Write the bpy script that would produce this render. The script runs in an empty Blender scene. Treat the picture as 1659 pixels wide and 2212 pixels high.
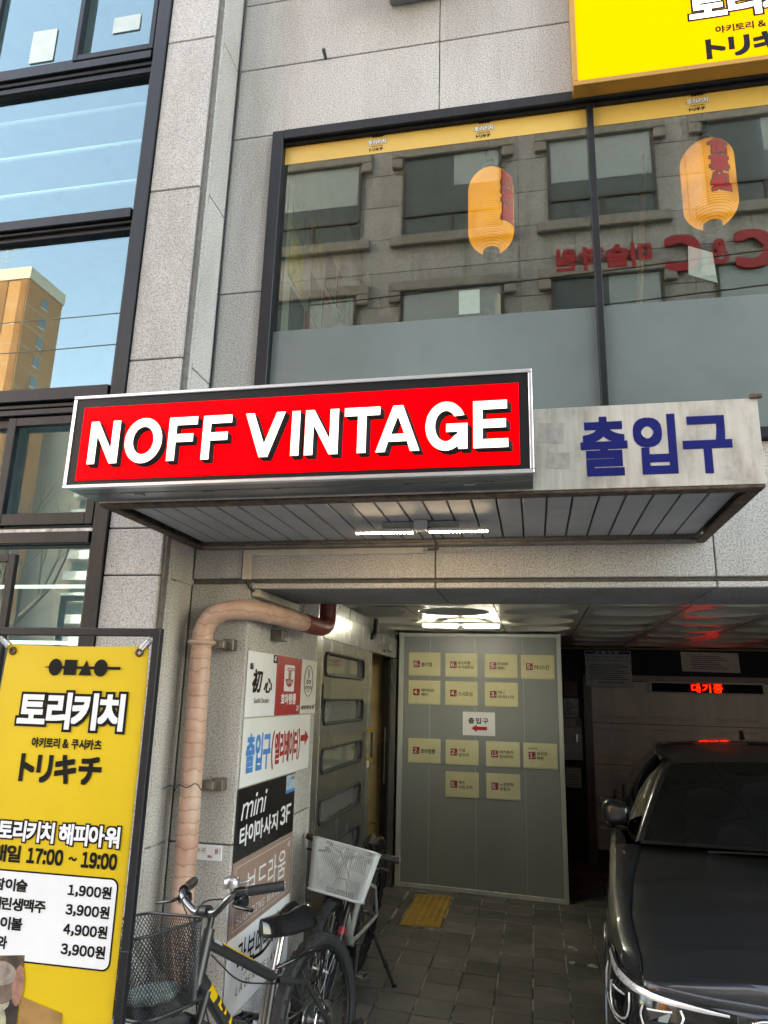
import bpy, bmesh, math, random
from math import radians, sin, cos, pi, sqrt, atan2
from mathutils import Vector, Matrix
from mathutils.geometry import tessellate_polygon

random.seed(7)
scene = bpy.context.scene
COL = scene.collection

# ------------------------------------------------------------------ camera, sky, sun, exposure
EYE = 1.70
cam_data = bpy.data.cameras.new('camera')
cam = bpy.data.objects.new('camera', cam_data)
COL.objects.link(cam)
scene.camera = cam
cam_data.sensor_fit = 'VERTICAL'
cam_data.sensor_height = 24.0
cam_data.lens = 24.0 * 1560.9 / 2212.0
cam_data.clip_start = 0.05
cam_data.clip_end = 600.0
_p, _r, _y = radians(14.127), radians(1.513), radians(11.787)
_f = Vector((-sin(_y) * cos(_p), cos(_y) * cos(_p), sin(_p)))
_rt = Vector((cos(_y), sin(_y), 0))
_up = _rt.cross(_f)
_r2 = _rt * cos(_r) + _up * sin(_r)
_u2 = -_rt * sin(_r) + _up * cos(_r)
_m = Matrix((_r2, _u2, -_f)).transposed().to_4x4()
_m.translation = Vector((0, 0, EYE))
cam.matrix_world = _m

SUN_ELEV, SUN_AZ = radians(34), radians(-32)          # azimuth from +Y towards +X
world = bpy.data.worlds.new('World')
scene.world = world
world.use_nodes = True
wn = world.node_tree
sky = wn.nodes.new('ShaderNodeTexSky')
sky.sky_type = 'NISHITA'
sky.sun_disc = False
sky.sun_elevation = SUN_ELEV
sky.sun_rotation = SUN_AZ
sky.air_density = 1.0
sky.dust_density = 1.2
sky.ozone_density = 1.0
wn.links.new(sky.outputs['Color'], wn.nodes['Background'].inputs['Color'])
wn.nodes['Background'].inputs['Strength'].default_value = 0.15
sun_data = bpy.data.lights.new('sun', 'SUN')
sun_data.energy = 2.0
sun_data.angle = radians(0.5)
sun_data.color = (1.0, 0.94, 0.86)
sun = bpy.data.objects.new('sun', sun_data)
COL.objects.link(sun)
_sd = Vector((sin(SUN_AZ) * cos(SUN_ELEV), cos(SUN_AZ) * cos(SUN_ELEV), sin(SUN_ELEV)))
sun.rotation_euler = _sd.to_track_quat('Z', 'Y').to_euler()
sun.location = _sd * 60

vs = scene.view_settings
vs.view_transform = 'Standard'
vs.look = 'None'
vs.exposure = 3.92
vs.gamma = 1.0
vs.use_curve_mapping = False
vs.use_white_balance = True             # the phone balanced for the blue open shade
vs.white_balance_temperature = 9900
vs.white_balance_tint = 13
scene.render.engine = 'CYCLES'
scene.cycles.use_denoising = True
scene.cycles.max_bounces = 9
scene.cycles.transparent_max_bounces = 16
scene.cycles.sample_clamp_indirect = 6.0
scene.cycles.caustics_reflective = False
scene.cycles.caustics_refractive = False

# ------------------------------------------------------------------ mesh helpers
class MB:
    def __init__(s):
        s.v, s.f, s.sm = [], [], []
    def add(s, vs_, fs, smooth=False):
        o = len(s.v)
        s.v += [Vector(p) for p in vs_]
        for f in fs:
            s.f.append([i + o for i in f])
            s.sm.append(smooth)
        return s
    def box(s, x0, x1, y0, y1, z0, z1):
        return s.add([(x0, y0, z0), (x1, y0, z0), (x1, y1, z0), (x0, y1, z0), (x0, y0, z1), (x1, y0, z1), (x1, y1, z1), (x0, y1, z1)],
                     [(0, 3, 2, 1), (4, 5, 6, 7), (0, 1, 5, 4), (1, 2, 6, 5), (2, 3, 7, 6), (3, 0, 4, 7)])
    def cbox(s, x0, x1, y0, y1, z0, z1, c=0.003):
        c = min(c, (x1 - x0) * .45, (y1 - y0) * .45, (z1 - z0) * .45)
        X, Y, Z = (x0, x1), (y0, y1), (z0, z1)
        vid, vv = {}, []
        for i in (0, 1):
            for j in (0, 1):
                for k in (0, 1):
                    for a in range(3):
                        p = [X[i], Y[j], Z[k]]
                        sg = [1 - 2 * i, 1 - 2 * j, 1 - 2 * k]
                        for b in range(3):
                            if b != a:
                                p[b] += sg[b] * c
                        vid[(i, j, k, a)] = len(vv)
                        vv.append(p)
        ff = []
        for a in range(3):
            b, d = (a + 1) % 3, (a + 2) % 3
            for sgn in (0, 1):
                q = []
                for (m, n) in ((0, 0), (1, 0), (1, 1), (0, 1)):
                    k = [0, 0, 0]
                    k[a], k[b], k[d] = sgn, m, n
                    q.append(vid[(k[0], k[1], k[2], a)])
                ff.append(q if sgn else q[::-1])
            for m in (0, 1):
                for n in (0, 1):
                    q = []
                    for (e, face) in ((0, b), (1, b), (1, d), (0, d)):
                        k = [0, 0, 0]
                        k[a], k[b], k[d] = e, m, n
                        q.append(vid[(k[0], k[1], k[2], face)])
                    ff.append(q if (m + n) % 2 == 1 else q[::-1])
        for i in (0, 1):
            for j in (0, 1):
                for k in (0, 1):
                    q = [vid[(i, j, k, 0)], vid[(i, j, k, 1)], vid[(i, j, k, 2)]]
                    ff.append(q if (i + j + k) % 2 == 1 else q[::-1])
        return s.add(vv, ff)
    def tube(s, path, r, n=10, caps=True, closed=False, smooth=True):
        P = [Vector(p) for p in path]
        N = len(P)
        rr = r if isinstance(r, (list, tuple)) else [r] * N
        T = []
        for i in range(N):
            if closed:
                t = P[(i + 1) % N] - P[i - 1]
            else:
                t = P[min(i + 1, N - 1)] - P[max(i - 1, 0)]
            T.append(t.normalized() if t.length > 1e-9 else Vector((0, 0, 1)))
        up = Vector((0, 0, 1)) if abs(T[0].z) < .9 else Vector((1, 0, 0))
        u = (up - T[0] * up.dot(T[0])).normalized()
        rings, vv = [], []
        for i in range(N):
            if i:
                u = u - T[i] * u.dot(T[i])
                u = u.normalized() if u.length > 1e-6 else T[i].orthogonal().normalized()
            w = T[i].cross(u)
            for k in range(n):
                a = 2 * pi * k / n
                vv.append(P[i] + (u * cos(a) + w * sin(a)) * rr[i])
        ff = []
        for i in range(N if closed else N - 1):
            j = (i + 1) % N
            for k in range(n):
                k2 = (k + 1) % n
                ff.append((i * n + k, i * n + k2, j * n + k2, j * n + k))
        s.add(vv, ff, smooth)
        if caps and not closed:
            s.add(vv[:n], [tuple(range(n))[::-1]])
            s.add(vv[-n:], [tuple(range(n))])
        return s
    def cyl(s, a, b, r, n=14):
        return s.tube([a, b], r, n)
    def lathe(s, prof, n=24, M=None, smooth=True, caps=True):
        """prof: (radius, height) pairs, axis = local z, M places it"""
        vv, ff = [], []
        for (r, h) in prof:
            for k in range(n):
                a = 2 * pi * k / n
                vv.append(Vector((r * cos(a), r * sin(a), h)))
        for i in range(len(prof) - 1):
            for k in range(n):
                k2 = (k + 1) % n
                ff.append((i * n + k, i * n + k2, (i + 1) * n + k2, (i + 1) * n + k))
        if M is not None:
            vv = [M @ p for p in vv]
        s.add(vv, ff, smooth)
        if caps and prof[0][0] > 1e-5:
            s.add(vv[:n], [tuple(range(n))[::-1]])
        if caps and prof[-1][0] > 1e-5:
            s.add(vv[-n:], [tuple(range(n))])
        return s
    def grid(s, rows, smooth=True, flip=False):
        """rows: equal-length lists of points"""
        n = len(rows[0])
        vv = [p for r in rows for p in r]
        ff = []
        for i in range(len(rows) - 1):
            for k in range(n - 1):
                q = (i * n + k, i * n + k + 1, (i + 1) * n + k + 1, (i + 1) * n + k)
                ff.append(q[::-1] if flip else q)
        return s.add(vv, ff, smooth)
    def prism(s, poly, o, ux, uy, d):
        """2-D polygon in the plane o + a*ux + b*uy, extruded by vector d"""
        o, ux, uy, d = Vector(o), Vector(ux), Vector(uy), Vector(d)
        A = [o + ux * a + uy * b for a, b in poly]
        B = [p + d for p in A]
        n = len(A)
        return s.add(A + B, [tuple(range(n))[::-1], tuple(range(n, 2 * n))] + [(i, (i + 1) % n, n + (i + 1) % n, n + i) for i in range(n)])
    def xf(s, M):
        s.v = [M @ p for p in s.v]
        return s
    def merge(s, o):
        off = len(s.v)
        s.v += o.v
        s.f += [[i + off for i in f] for f in o.f]
        s.sm += o.sm
        return s
    def build(s, name, mat, parent=None, origin=None):
        if not s.v:
            return None
        if origin is None:
            lo = [min(p[i] for p in s.v) for i in range(3)]
            hi = [max(p[i] for p in s.v) for i in range(3)]
            origin = Vector(((lo[0] + hi[0]) / 2, (lo[1] + hi[1]) / 2, lo[2]))
        origin = Vector(origin)
        me = bpy.data.meshes.new(name)
        me.from_pydata([p - origin for p in s.v], [], s.f)
        me.polygons.foreach_set('use_smooth', s.sm)
        me.materials.append(mat)
        me.update()
        ob = bpy.data.objects.new(name, me)
        COL.objects.link(ob)
        if parent is not None:
            ob.parent = parent
            ob.matrix_parent_inverse = Matrix.Identity(4)
            ob.location = origin - WORLD_OF[parent.name]
        else:
            ob.location = origin
        WORLD_OF[ob.name] = origin
        return ob

WORLD_OF = {}

def empty(name, loc, label, cat, group=None):
    e = bpy.data.objects.new(name, None)
    e.empty_display_size = .1
    COL.objects.link(e)
    e.location = loc
    WORLD_OF[e.name] = Vector(loc)
    return tag(e, label, cat, group)

def tag(o, label, cat, group=None):
    o['label'] = label
    o['category'] = cat
    if group:
        o['group'] = group
    return o

def struct(o):
    o['kind'] = 'structure'
    return o

def stuff(o):
    o['kind'] = 'stuff'
    return o

def copy_to(src, loc, parent=None):
    c = src.copy()
    COL.objects.link(c)
    if parent is not None:
        c.parent = parent
        c.location = Vector(loc) - WORLD_OF[parent.name]
    else:
        c.location = loc
    WORLD_OF[c.name] = Vector(loc)
    return c

# ------------------------------------------------------------------ materials
EMK = 2 ** (.55 - 3.7)      # lamp outputs are given for exposure 0.55
def new_mat(name):
    m = bpy.data.materials.new(name)
    m.use_nodes = True
    nt = m.node_tree
    return m, nt, nt.nodes['Principled BSDF']

def nd(nt, t, **kw):
    n = nt.nodes.new(t)
    for k, v in kw.items():
        if hasattr(n, k):
            setattr(n, k, v)
    return n

def pos_coord(nt, scale=(1, 1, 1)):
    g = nd(nt, 'ShaderNodeNewGeometry')
    mp = nd(nt, 'ShaderNodeMapping')
    mp.inputs['Scale'].default_value = scale
    nt.links.new(g.outputs['Position'], mp.inputs['Vector'])
    return mp.outputs['Vector']

def noise(nt, vec, scale, detail=3, rough=.55):
    n = nd(nt, 'ShaderNodeTexNoise')
    n.inputs['Scale'].default_value = scale
    n.inputs['Detail'].default_value = detail
    n.inputs['Roughness'].default_value = rough
    nt.links.new(vec, n.inputs['Vector'])
    return n.outputs['Fac']

def ramp(nt, fac, stops):
    r = nd(nt, 'ShaderNodeValToRGB')
    e = r.color_ramp.elements
    while len(e) < len(stops):
        e.new(.5)
    for i, (p, c) in enumerate(stops):
        e[i].position = p
        e[i].color = tuple(c) + (1,) if len(c) == 3 else c
    nt.links.new(fac, r.inputs['Fac'])
    return r.outputs['Color']

def mul(nt, a, b, fac=1.0, blend='MULTIPLY'):
    m = nd(nt, 'ShaderNodeMix', data_type='RGBA')
    m.blend_type = blend
    if isinstance(fac, float):
        m.inputs[0].default_value = fac
    else:
        nt.links.new(fac, m.inputs[0])
    for s_, i in ((a, 6), (b, 7)):
        if isinstance(s_, tuple):
            m.inputs[i].default_value = s_ + (1,)
        else:
            nt.links.new(s_, m.inputs[i])
    return m.outputs[2]

def bump(nt, bsdf, fac, strength=.2, dist=.002):
    b = nd(nt, 'ShaderNodeBump')
    b.inputs['Strength'].default_value = strength
    b.inputs['Distance'].default_value = dist
    nt.links.new(fac, b.inputs['Height'])
    nt.links.new(b.outputs['Normal'], bsdf.inputs['Normal'])

def g3(v):
    return (v, v, v)

def paint(name, col, rough=.5, metal=0.0, var=.12, vscale=9, bmp=0.0, bscale=200, coat=0.0, spec=.5, streak=False, rvar=.15):
    """plain surface with slight tone and gloss variation"""
    m, nt, b = new_mat(name)
    v = pos_coord(nt, (1, 1, .18) if streak else (1, 1, 1))
    nz = noise(nt, v, vscale, 5, .6)
    lo, hi = 1 - var, 1 + var * .6
    c = ramp(nt, nz, [(.3, tuple(x * lo for x in col)), (.7, tuple(min(1, x * hi) for x in col))])
    nt.links.new(c, b.inputs['Base Color'])
    mr = nd(nt, 'ShaderNodeMapRange')
    mr.inputs['To Min'].default_value = max(.02, rough - rvar * rough)
    mr.inputs['To Max'].default_value = min(1, rough + rvar * rough)
    nt.links.new(noise(nt, v, vscale * 2.3, 4), mr.inputs['Value'])
    nt.links.new(mr.outputs['Result'], b.inputs['Roughness'])
    b.inputs['Metallic'].default_value = metal
    b.inputs['Coat Weight'].default_value = coat
    b.inputs['Coat Roughness'].default_value = .05
    b.inputs['Specular IOR Level'].default_value = spec
    if bmp:
        bump(nt, b, noise(nt, v, bscale, 2), bmp, .001)
    return m

def emit(name, col, strength, base=None, rough=.4, var=0.0):
    m, nt, b = new_mat(name)
    b.inputs['Base Color'].default_value = (base or col) + (1,)
    b.inputs['Roughness'].default_value = rough
    b.inputs['Specular IOR Level'].default_value = .06
    if var:
        v = pos_coord(nt, (1, 1, .5))
        c = ramp(nt, noise(nt, v, 3.5, 2), [(.3, tuple(x * (1 - var) for x in col)), (.7, col)])
        nt.links.new(c, b.inputs['Emission Color'])
    else:
        b.inputs['Emission Color'].default_value = col + (1,)
    b.inputs['Emission Strength'].default_value = strength * EMK
    return m

def granite(name, lo, mid, hi, scale=95, stain=.25):
    m, nt, b = new_mat(name)
    v = pos_coord(nt)
    a = noise(nt, v, scale, 4, .68)
    c = ramp(nt, a, [(.36, lo), (.47, mid), (.57, hi), (.8, tuple(min(1, x * 1.06) for x in hi))])
    fine = ramp(nt, noise(nt, v, scale * 2.7, 2), [(.3, g3(.84)), (.7, g3(1.06))])
    c = mul(nt, c, fine)
    # every slab is cut from a slightly different block
    oi = nd(nt, 'ShaderNodeObjectInfo')
    c = mul(nt, c, ramp(nt, oi.outputs['Random'], [(0, (.90, .895, .885)), (.5, (.97, .965, .96)), (1, (1.04, 1.035, 1.03))]))
    # weathering: broad soft stains, then narrow run-off streaks
    vs2 = pos_coord(nt, (1.6, 1.6, .55))
    st = ramp(nt, noise(nt, vs2, 2.0, 6, .66), [(.36, (1 - stain, 1 - stain * 1.08, 1 - stain * 1.2)), (.58, (1, 1, 1))])
    vs3 = pos_coord(nt, (14, 14, .5))
    sk = ramp(nt, noise(nt, vs3, 1.6, 5, .7), [(.30, (1 - stain * .4, 1 - stain * .43, 1 - stain * .47)), (.46, (1, 1, 1))])
    c = mul(nt, mul(nt, c, st), sk)
    nt.links.new(c, b.inputs['Base Color'])
    b.inputs['Roughness'].default_value = .66
    b.inputs['Specular IOR Level'].default_value = .3
    bump(nt, b, a, .25, .0010)
    return m

GRANITE = granite('granite_grey', (.24, .232, .224), (.44, .425, .41), (.60, .58, .56), 135, .16)
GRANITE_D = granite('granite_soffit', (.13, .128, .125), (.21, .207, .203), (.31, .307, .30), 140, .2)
GRANITE_L = granite('granite_pillar', (.26, .253, .247), (.44, .43, .42), (.585, .57, .555), 135, .13)
MORTAR = paint('mortar_joint', (.16, .15, .14), .9, var=.3, vscale=30)
FRAME = paint('window_frame_black', (.009, .0095, .012), .42, .0, var=.5, vscale=14, streak=True, spec=.28)
FRAME_IN = paint('window_frame_inner', (.010, .010, .011), .5)
BLACKSTEEL = paint('black_powder_steel', (.010, .011, .014), .45, spec=.3, var=.3, vscale=20)
ALU = paint('aluminium_trim', (.72, .73, .75), .32, .9, var=.06)
ALU_GREY = paint('aluminium_side', (.26, .28, .30), .30, .75, var=.12, streak=True)
STEEL = paint('brushed_steel', (.40, .40, .375), .26, .85, var=.16, vscale=4, streak=True, rvar=.4)
STEEL_D = paint('steel_dark', (.27, .27, .255), .3, .75, var=.2, vscale=5, streak=True, rvar=.4)
RUST = paint('rusty_steel', (.10, .065, .045), .75, .3, var=.75, vscale=28)
STAINLESS_SIGN = None
SOFFIT = paint('soffit_panel', (.33, .33, .33), .5, .2, var=.15, vscale=3, rvar=.4)
CEIL = paint('ceiling_metal', (.66, .65, .57), .30, .0, var=.08, vscale=3)
DUCT = paint('beige_plastic', (.50, .46, .39), .5, var=.18, vscale=12)
BLACK = paint('black_plastic', (.012, .012, .013), .42, var=.3, vscale=40)
BLACK_GLOSS = paint('black_gloss', (.010, .010, .011), .16, var=.3, vscale=20, spec=.6)
RUBBER = paint('rubber', (.020, .020, .021), .72, var=.35, vscale=35, bmp=.3)
CHROME = paint('chrome', (.75, .75, .76), .12, 1.0, var=.06)
METAL_G = paint('grey_metal', (.33, .33, .34), .3, .95, var=.15, vscale=30)
WHITE_P = paint('white_print', (.74, .74, .76), .32, var=.04)
CREAM = paint('cream_acrylic', (.62, .58, .36), .16, var=.08, vscale=6)
PRINT_K = paint('black_print', (.008, .0075, .007), .55, var=.2, spec=.12)
PRINT_R = paint('red_print', (.42, .022, .026), .34, var=.1)
PRINT_MAROON = paint('maroon_print', (.30, .030, .035), .3, var=.12)
PRINT_B = paint('blue_print', (.035, .23, .58), .35, var=.1)
NAVY = paint('navy_paint', (.006, .012, .125), .5, var=.2, vscale=25, spec=.15)
YELLOW = paint('yellow_banner', (.66, .43, .010), .42, var=.07, vscale=3)
YELLOW_BAND = paint('yellow_film', (.64, .40, .10), .35, var=.08, vscale=3)
AMBER = paint('amber_frame', (.46, .235, .050), .38, .2, var=.08)
PINKTAN = paint('pinktan_sign', (.30, .195, .155), .45, var=.07)
PAPER = paint('paper', (.62, .61, .60), .6, var=.1, vscale=30)
PAPER_D = paint('paper_dim', (.52, .50, .48), .6, var=.2, vscale=30)
PANELGREY = paint('sandwich_panel', (.245, .262, .255), .38, var=.10, vscale=2.2, streak=True)
PANELTRIM = paint('panel_trim', (.50, .51, .48), .42, var=.1, streak=True)
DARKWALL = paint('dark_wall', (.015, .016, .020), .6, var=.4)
SHUTTER = paint('shutter_door', (.74, .655, .60), .45, var=.16, vscale=5, streak=True)
MARBLE = paint('tan_marble', (.40, .29, .14), .3, var=.3, vscale=4)
ASPHALT = paint('asphalt', (.09, .09, .092), .9, var=.25, vscale=40, bmp=.5, bscale=300)
WRAP = None

def special_mats():
    global STAINLESS_SIGN, WRAP, FLOORTILE, GROUT, TACTILE, GLASS_SHOP, GLASS_BLUE, GLASS_CLEAR, FROST, LANTERN, CARPAINT
    # brushed, stained stainless fascia behind the blue letters
    m, nt, b = new_mat('stained_stainless')
    v = pos_coord(nt, (1.2, 1, .6))
    c = ramp(nt, noise(nt, v, 6, 7, .65), [(.32, (.30, .27, .23)), (.5, (.52, .485, .43)), (.72, (.60, .565, .51))])
    v2 = pos_coord(nt, (30, 1, 1.2))
    c = mul(nt, c, ramp(nt, noise(nt, v2, 2.2, 4), [(.3, g3(.86)), (.62, g3(1.03))]))
    nt.links.new(c, b.inputs['Base Color'])
    b.inputs['Metallic'].default_value = .25
    b.inputs['Roughness'].default_value = .42
    STAINLESS_SIGN = m
    # wrapped insulation on the pipe: salmon tape with wrinkles, redder in patches
    m, nt, b = new_mat('pipe_wrap')
    v = pos_coord(nt, (1, 1, 1))
    c = ramp(nt, noise(nt, v, 5, 5), [(.28, (.39, .205, .150)), (.45, (.47, .290, .220)), (.66, (.54, .37, .29))])
    wv = nd(nt, 'ShaderNodeTexWave', wave_type='BANDS', bands_direction='Z')
    wv.inputs['Scale'].default_value = 6.0
    wv.inputs['Distortion'].default_value = 3.6
    wv.inputs['Detail'].default_value = 3.0
    wv.inputs['Detail Scale'].default_value = 1.6
    nt.links.new(pos_coord(nt, (2.0, 2.0, 1.0)), wv.inputs['Vector'])
    crease = ramp(nt, wv.outputs['Fac'], [(.0, (.66, .58, .54)), (.035, (.96, .95, .94)), (.08, (1, 1, 1))])
    nt.links.new(mul(nt, c, crease), b.inputs['Base Color'])
    b.inputs['Roughness'].default_value = .45
    wr = noise(nt, pos_coord(nt, (5, 5, 30)), 1.5, 6, .72)
    ad_ = nd(nt, 'ShaderNodeMath', operation='MULTIPLY_ADD')
    ad_.inputs[1].default_value = 1.6
    nt.links.new(wr, ad_.inputs[0])
    nt.links.new(wv.outputs['Fac'], ad_.inputs[2])
    bump(nt, b, ad_.outputs[0], .32, .005)
    WRAP = m
    # dark stone floor tiles: per-tile tone, granular surface, dusty wear
    m, nt, b = new_mat('floor_tile')
    oi = nd(nt, 'ShaderNodeObjectInfo')
    v = pos_coord(nt)
    tone = ramp(nt, oi.outputs['Random'], [(0, (.120, .121, .117)), (.5, (.145, .145, .139)), (1, (.18, .179, .171))])
    gr = ramp(nt, noise(nt, v, 210, 3, .7), [(.35, g3(.55)), (.65, g3(1.35))])
    dust = ramp(nt, noise(nt, v, 2.2, 6, .65), [(.34, g3(.62)), (.66, (1.22, 1.2, 1.16))])
    c = mul(nt, mul(nt, tone, gr), dust)
    nt.links.new(c, b.inputs['Base Color'])
    rr = ramp(nt, noise(nt, v, 3.1, 5), [(.3, g3(.34)), (.7, g3(.62))])
    nt.links.new(rr, b.inputs['Roughness'])
    bump(nt, b, noise(nt, v, 210, 3, .7), .5, .0012)
    FLOORTILE = m
    m, nt, b = new_mat('floor_grout')
    v = pos_coord(nt)
    a = ramp(nt, noise(nt, v, 3.6, 5, .7), [(.46, (.060, .057, .052)), (.58, (.50, .49, .45))])
    nt.links.new(a, b.inputs['Base Color'])
    b.inputs['Roughness'].default_value = .85
    GROUT = m
    TACTILE = paint('tactile_yellow', (.42, .25, .045), .55, var=.35, vscale=7)
    # clear shop glass: strong mirror of the street over a dim room
    def glass(name, tint, refl, rough=0.0, bend=0.0, gcol=(.95, .97, 1)):
        m, nt, b = new_mat(name)
        out = nt.nodes['Material Output']
        nt.nodes.remove(b)
        tr = nd(nt, 'ShaderNodeBsdfTransparent')
        tr.inputs['Color'].default_value = tint + (1,)
        gl = nd(nt, 'ShaderNodeBsdfGlossy')
        gl.inputs['Color'].default_value = gcol + (1,)
        gl.inputs['Roughness'].default_value = rough
        fr = nd(nt, 'ShaderNodeFresnel')
        fr.inputs['IOR'].default_value = 1.5
        ad = nd(nt, 'ShaderNodeMath', operation='ADD', use_clamp=True)
        ad.inputs[1].default_value = refl
        nt.links.new(fr.outputs['Fac'], ad.inputs[0])
        if bend:
            bp = nd(nt, 'ShaderNodeBump')
            bp.inputs['Strength'].default_value = bend
            bp.inputs['Distance'].default_value = .01
            nt.links.new(noise(nt, pos_coord(nt), 1.4, 1), bp.inputs['Height'])
            nt.links.new(bp.outputs['Normal'], gl.inputs['Normal'])
        mx = nd(nt, 'ShaderNodeMixShader')
        ge = nd(nt, 'ShaderNodeNewGeometry')      # the second face of the pane adds no mirror of its own
        fb = nd(nt, 'ShaderNodeMath', operation='SUBTRACT', use_clamp=True)
        nt.links.new(ad.outputs[0], fb.inputs[0])
        nt.links.new(ge.outputs['Backfacing'], fb.inputs[1])
        nt.links.new(fb.outputs[0], mx.inputs[0])
        nt.links.new(tr.outputs[0], mx.inputs[1])
        nt.links.new(gl.outputs[0], mx.inputs[2])
        nt.links.new(mx.outputs[0], out.inputs['Surface'])
        return m
    GLASS_SHOP = glass('shop_glass', (.86, .92, .90), .16, 0.0, .004, (.90, .98, .95))
    GLASS_BLUE = glass('coated_glass', (.74, .86, .88), .12, 0.0, .012, (.68, .92, .96))
    GLASS_CLEAR = glass('clear_glass', (.80, .84, .84), .06)
    FROST = paint('frosted_film', (.135, .170, .170), .34, var=.28, vscale=.9, spec=.5)
    m, nt, b = new_mat('lantern_paper')
    v = pos_coord(nt)
    c = ramp(nt, noise(nt, v, 8, 3), [(.3, (.66, .25, .014)), (.7, (.78, .32, .022))])
    wv = nd(nt, 'ShaderNodeTexWave', wave_type='BANDS', bands_direction='Z')
    wv.inputs['Scale'].default_value = 28.8
    nt.links.new(v, wv.inputs['Vector'])
    rib = ramp(nt, wv.outputs['Fac'], [(.0, (.42, .30, .2)), (.28, (.95, .93, .9)), (.5, (1, 1, 1))])   # wire ribs show dark through the paper
    c = mul(nt, c, rib)
    nt.links.new(c, b.inputs['Base Color'])
    nt.links.new(c, b.inputs['Emission Color'])
    b.inputs['Emission Strength'].default_value = .72 * EMK  # glow put into the paper itself, standing for light from inside
    b.inputs['Roughness'].default_value = .6
    LANTERN = m
    m, nt, b = new_mat('car_paint')
    v = pos_coord(nt)
    c = ramp(nt, noise(nt, v, 900, 1), [(.3, (.018, .020, .024)), (.7, (.034, .037, .043))])
    nt.links.new(c, b.inputs['Base Color'])
    b.inputs['Metallic'].default_value = .55
    b.inputs['Roughness'].default_value = .30
    b.inputs['Coat Weight'].default_value = 1.0
    b.inputs['Coat Roughness'].default_value = .03
    CARPAINT = m
special_mats()

# ------------------------------------------------------------------ lettering
_GL = {}
def glyph(ch):
    if ch in _GL:
        return _GL[ch]
    cu = bpy.data.curves.new('glyph', 'FONT')
    cu.body = ch
    cu.size = 1.0
    cu.resolution_u = 4
    ob = bpy.data.objects.new('glyph', cu)
    me = bpy.data.meshes.new_from_object(ob)
    vv = [(p.co.x, p.co.y) for p in me.vertices]
    ff = [tuple(p.vertices) for p in me.polygons]
    bpy.data.objects.remove(ob)
    bpy.data.curves.remove(cu)
    bpy.data.meshes.remove(me)
    _GL[ch] = (vv, ff)
    return _GL[ch]

def fullwidth(ch):
    o = ord(ch)
    return chr(o + 0xFEE0) if 0x21 <= o <= 0x7E else ch

def lay(s, gap=.07, thin=False, space=.30):
    """2-D layout of one line of text at 1 em; tight boxes for Latin, em pitch for the rest"""
    x, V, F = 0.0, [], []
    for ch in s:
        if ch == ' ':
            x += space
            continue
        c = ch if thin else fullwidth(ch)
        vv, ff = glyph(c)
        if not vv:
            x += space
            continue
        a, b = min(p[0] for p in vv), max(p[0] for p in vv)
        o = len(V)
        V += [(p[0] - a + x, p[1]) for p in vv]
        F += [tuple(i + o for i in f) for f in ff]
        x += (b - a) + gap
    return V, F

def text(s, mat, parent, o, ux, uz, box, bold=.02, gap=.07, lift=.0006, name='lettering', thin=False, space=.30, round_=False, skew=0.0, boldy=None, base_bold=None):
    """lettering printed in plane (o, ux, uz), fitted to box = (x0, z0, width, height)"""
    V, F = lay(s, gap + 2 * (bold if base_bold is None else base_bold), thin, space)
    if skew:
        V = [(x + y * skew, y) for x, y in V]
    a, b = min(p[0] for p in V), max(p[0] for p in V)
    c, d = min(p[1] for p in V), max(p[1] for p in V)
    x0, z0, w, h = box
    if w is None:
        w = (b - a) / (d - c) * h
    by = bold if boldy is None else boldy
    kx, kz = w / (b - a + 2 * bold), h / (d - c + 2 * by)
    o, ux, uz = Vector(o), Vector(ux), Vector(uz)
    n = ux.cross(uz)
    if bold <= 0:
        st = [(0, 0)]
    elif round_:
        st = [(0, 0)] + [(bold * cos(i * pi / 6), by * sin(i * pi / 6)) for i in range(12)]
    else:
        q = 1 if max(bold, by) < .055 else 2
        st = [(0, 0)] + [(i * bold / q, j * by / q) for i in range(-q, q + 1) for j in range(-q, q + 1) if i or j]
    mb = MB()
    for k, (dx, dy) in enumerate(st):
        off = n * (lift + k * .00003)
        mb.add([o + off + ux * (x0 + (x - a + bold + dx) * kx) + uz * (z0 + (y - c + by + dy) * kz) for x, y in V], F)
    return mb.build(name, mat, parent)

def text_outlined(s, mat, mat_o, parent, o, ux, uz, box, bold, e, gap=.07, lift=.0006, skew=0.0, space=.30):
    V, F = lay(s, gap + 2 * bold, False, space)
    W = max(p[0] + p[1] * skew for p in V) - min(p[0] + p[1] * skew for p in V)
    x0, z0, w, h = box
    k = w / (W + 2 * bold)
    kz = h / (max(p[1] for p in V) - min(p[1] for p in V) + 2 * bold)
    text(s, mat_o, parent, o, ux, uz, (x0 - e, z0 - e, w + 2 * e, h + 2 * e), bold + e / k, gap, lift, 'outline', skew=skew, space=space, boldy=bold + e / kz, base_bold=bold)
    text(s, mat, parent, o, ux, uz, box, bold, gap, lift + .0012, skew=skew, space=space)

def slab(mb_name, mat, parent, x0, x1, y0, y1, z0, z1, c=.003):
    return MB().cbox(x0, x1, y0, y1, z0, z1, c).build(mb_name, mat, parent)

def catmull(pts, n=6, closed=False):
    P = [Vector(p) for p in pts]
    N = len(P)
    out = []
    for i in range(N if closed else N - 1):
        p0 = P[(i - 1) % N] if closed or i > 0 else P[0] * 2 - P[1]
        p1, p2 = P[i], P[(i + 1) % N]
        p3 = P[(i + 2) % N] if closed or i + 2 < N else P[-1] * 2 - P[-2]
        for k in range(n):
            t = k / n
            out.append(.5 * ((2 * p1) + (p2 - p0) * t + (2 * p0 - 5 * p1 + 4 * p2 - p3) * t * t + (3 * p1 - p0 - 3 * p2 + p3) * t ** 3))
    if not closed:
        out.append(P[-1])
    return out
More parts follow.
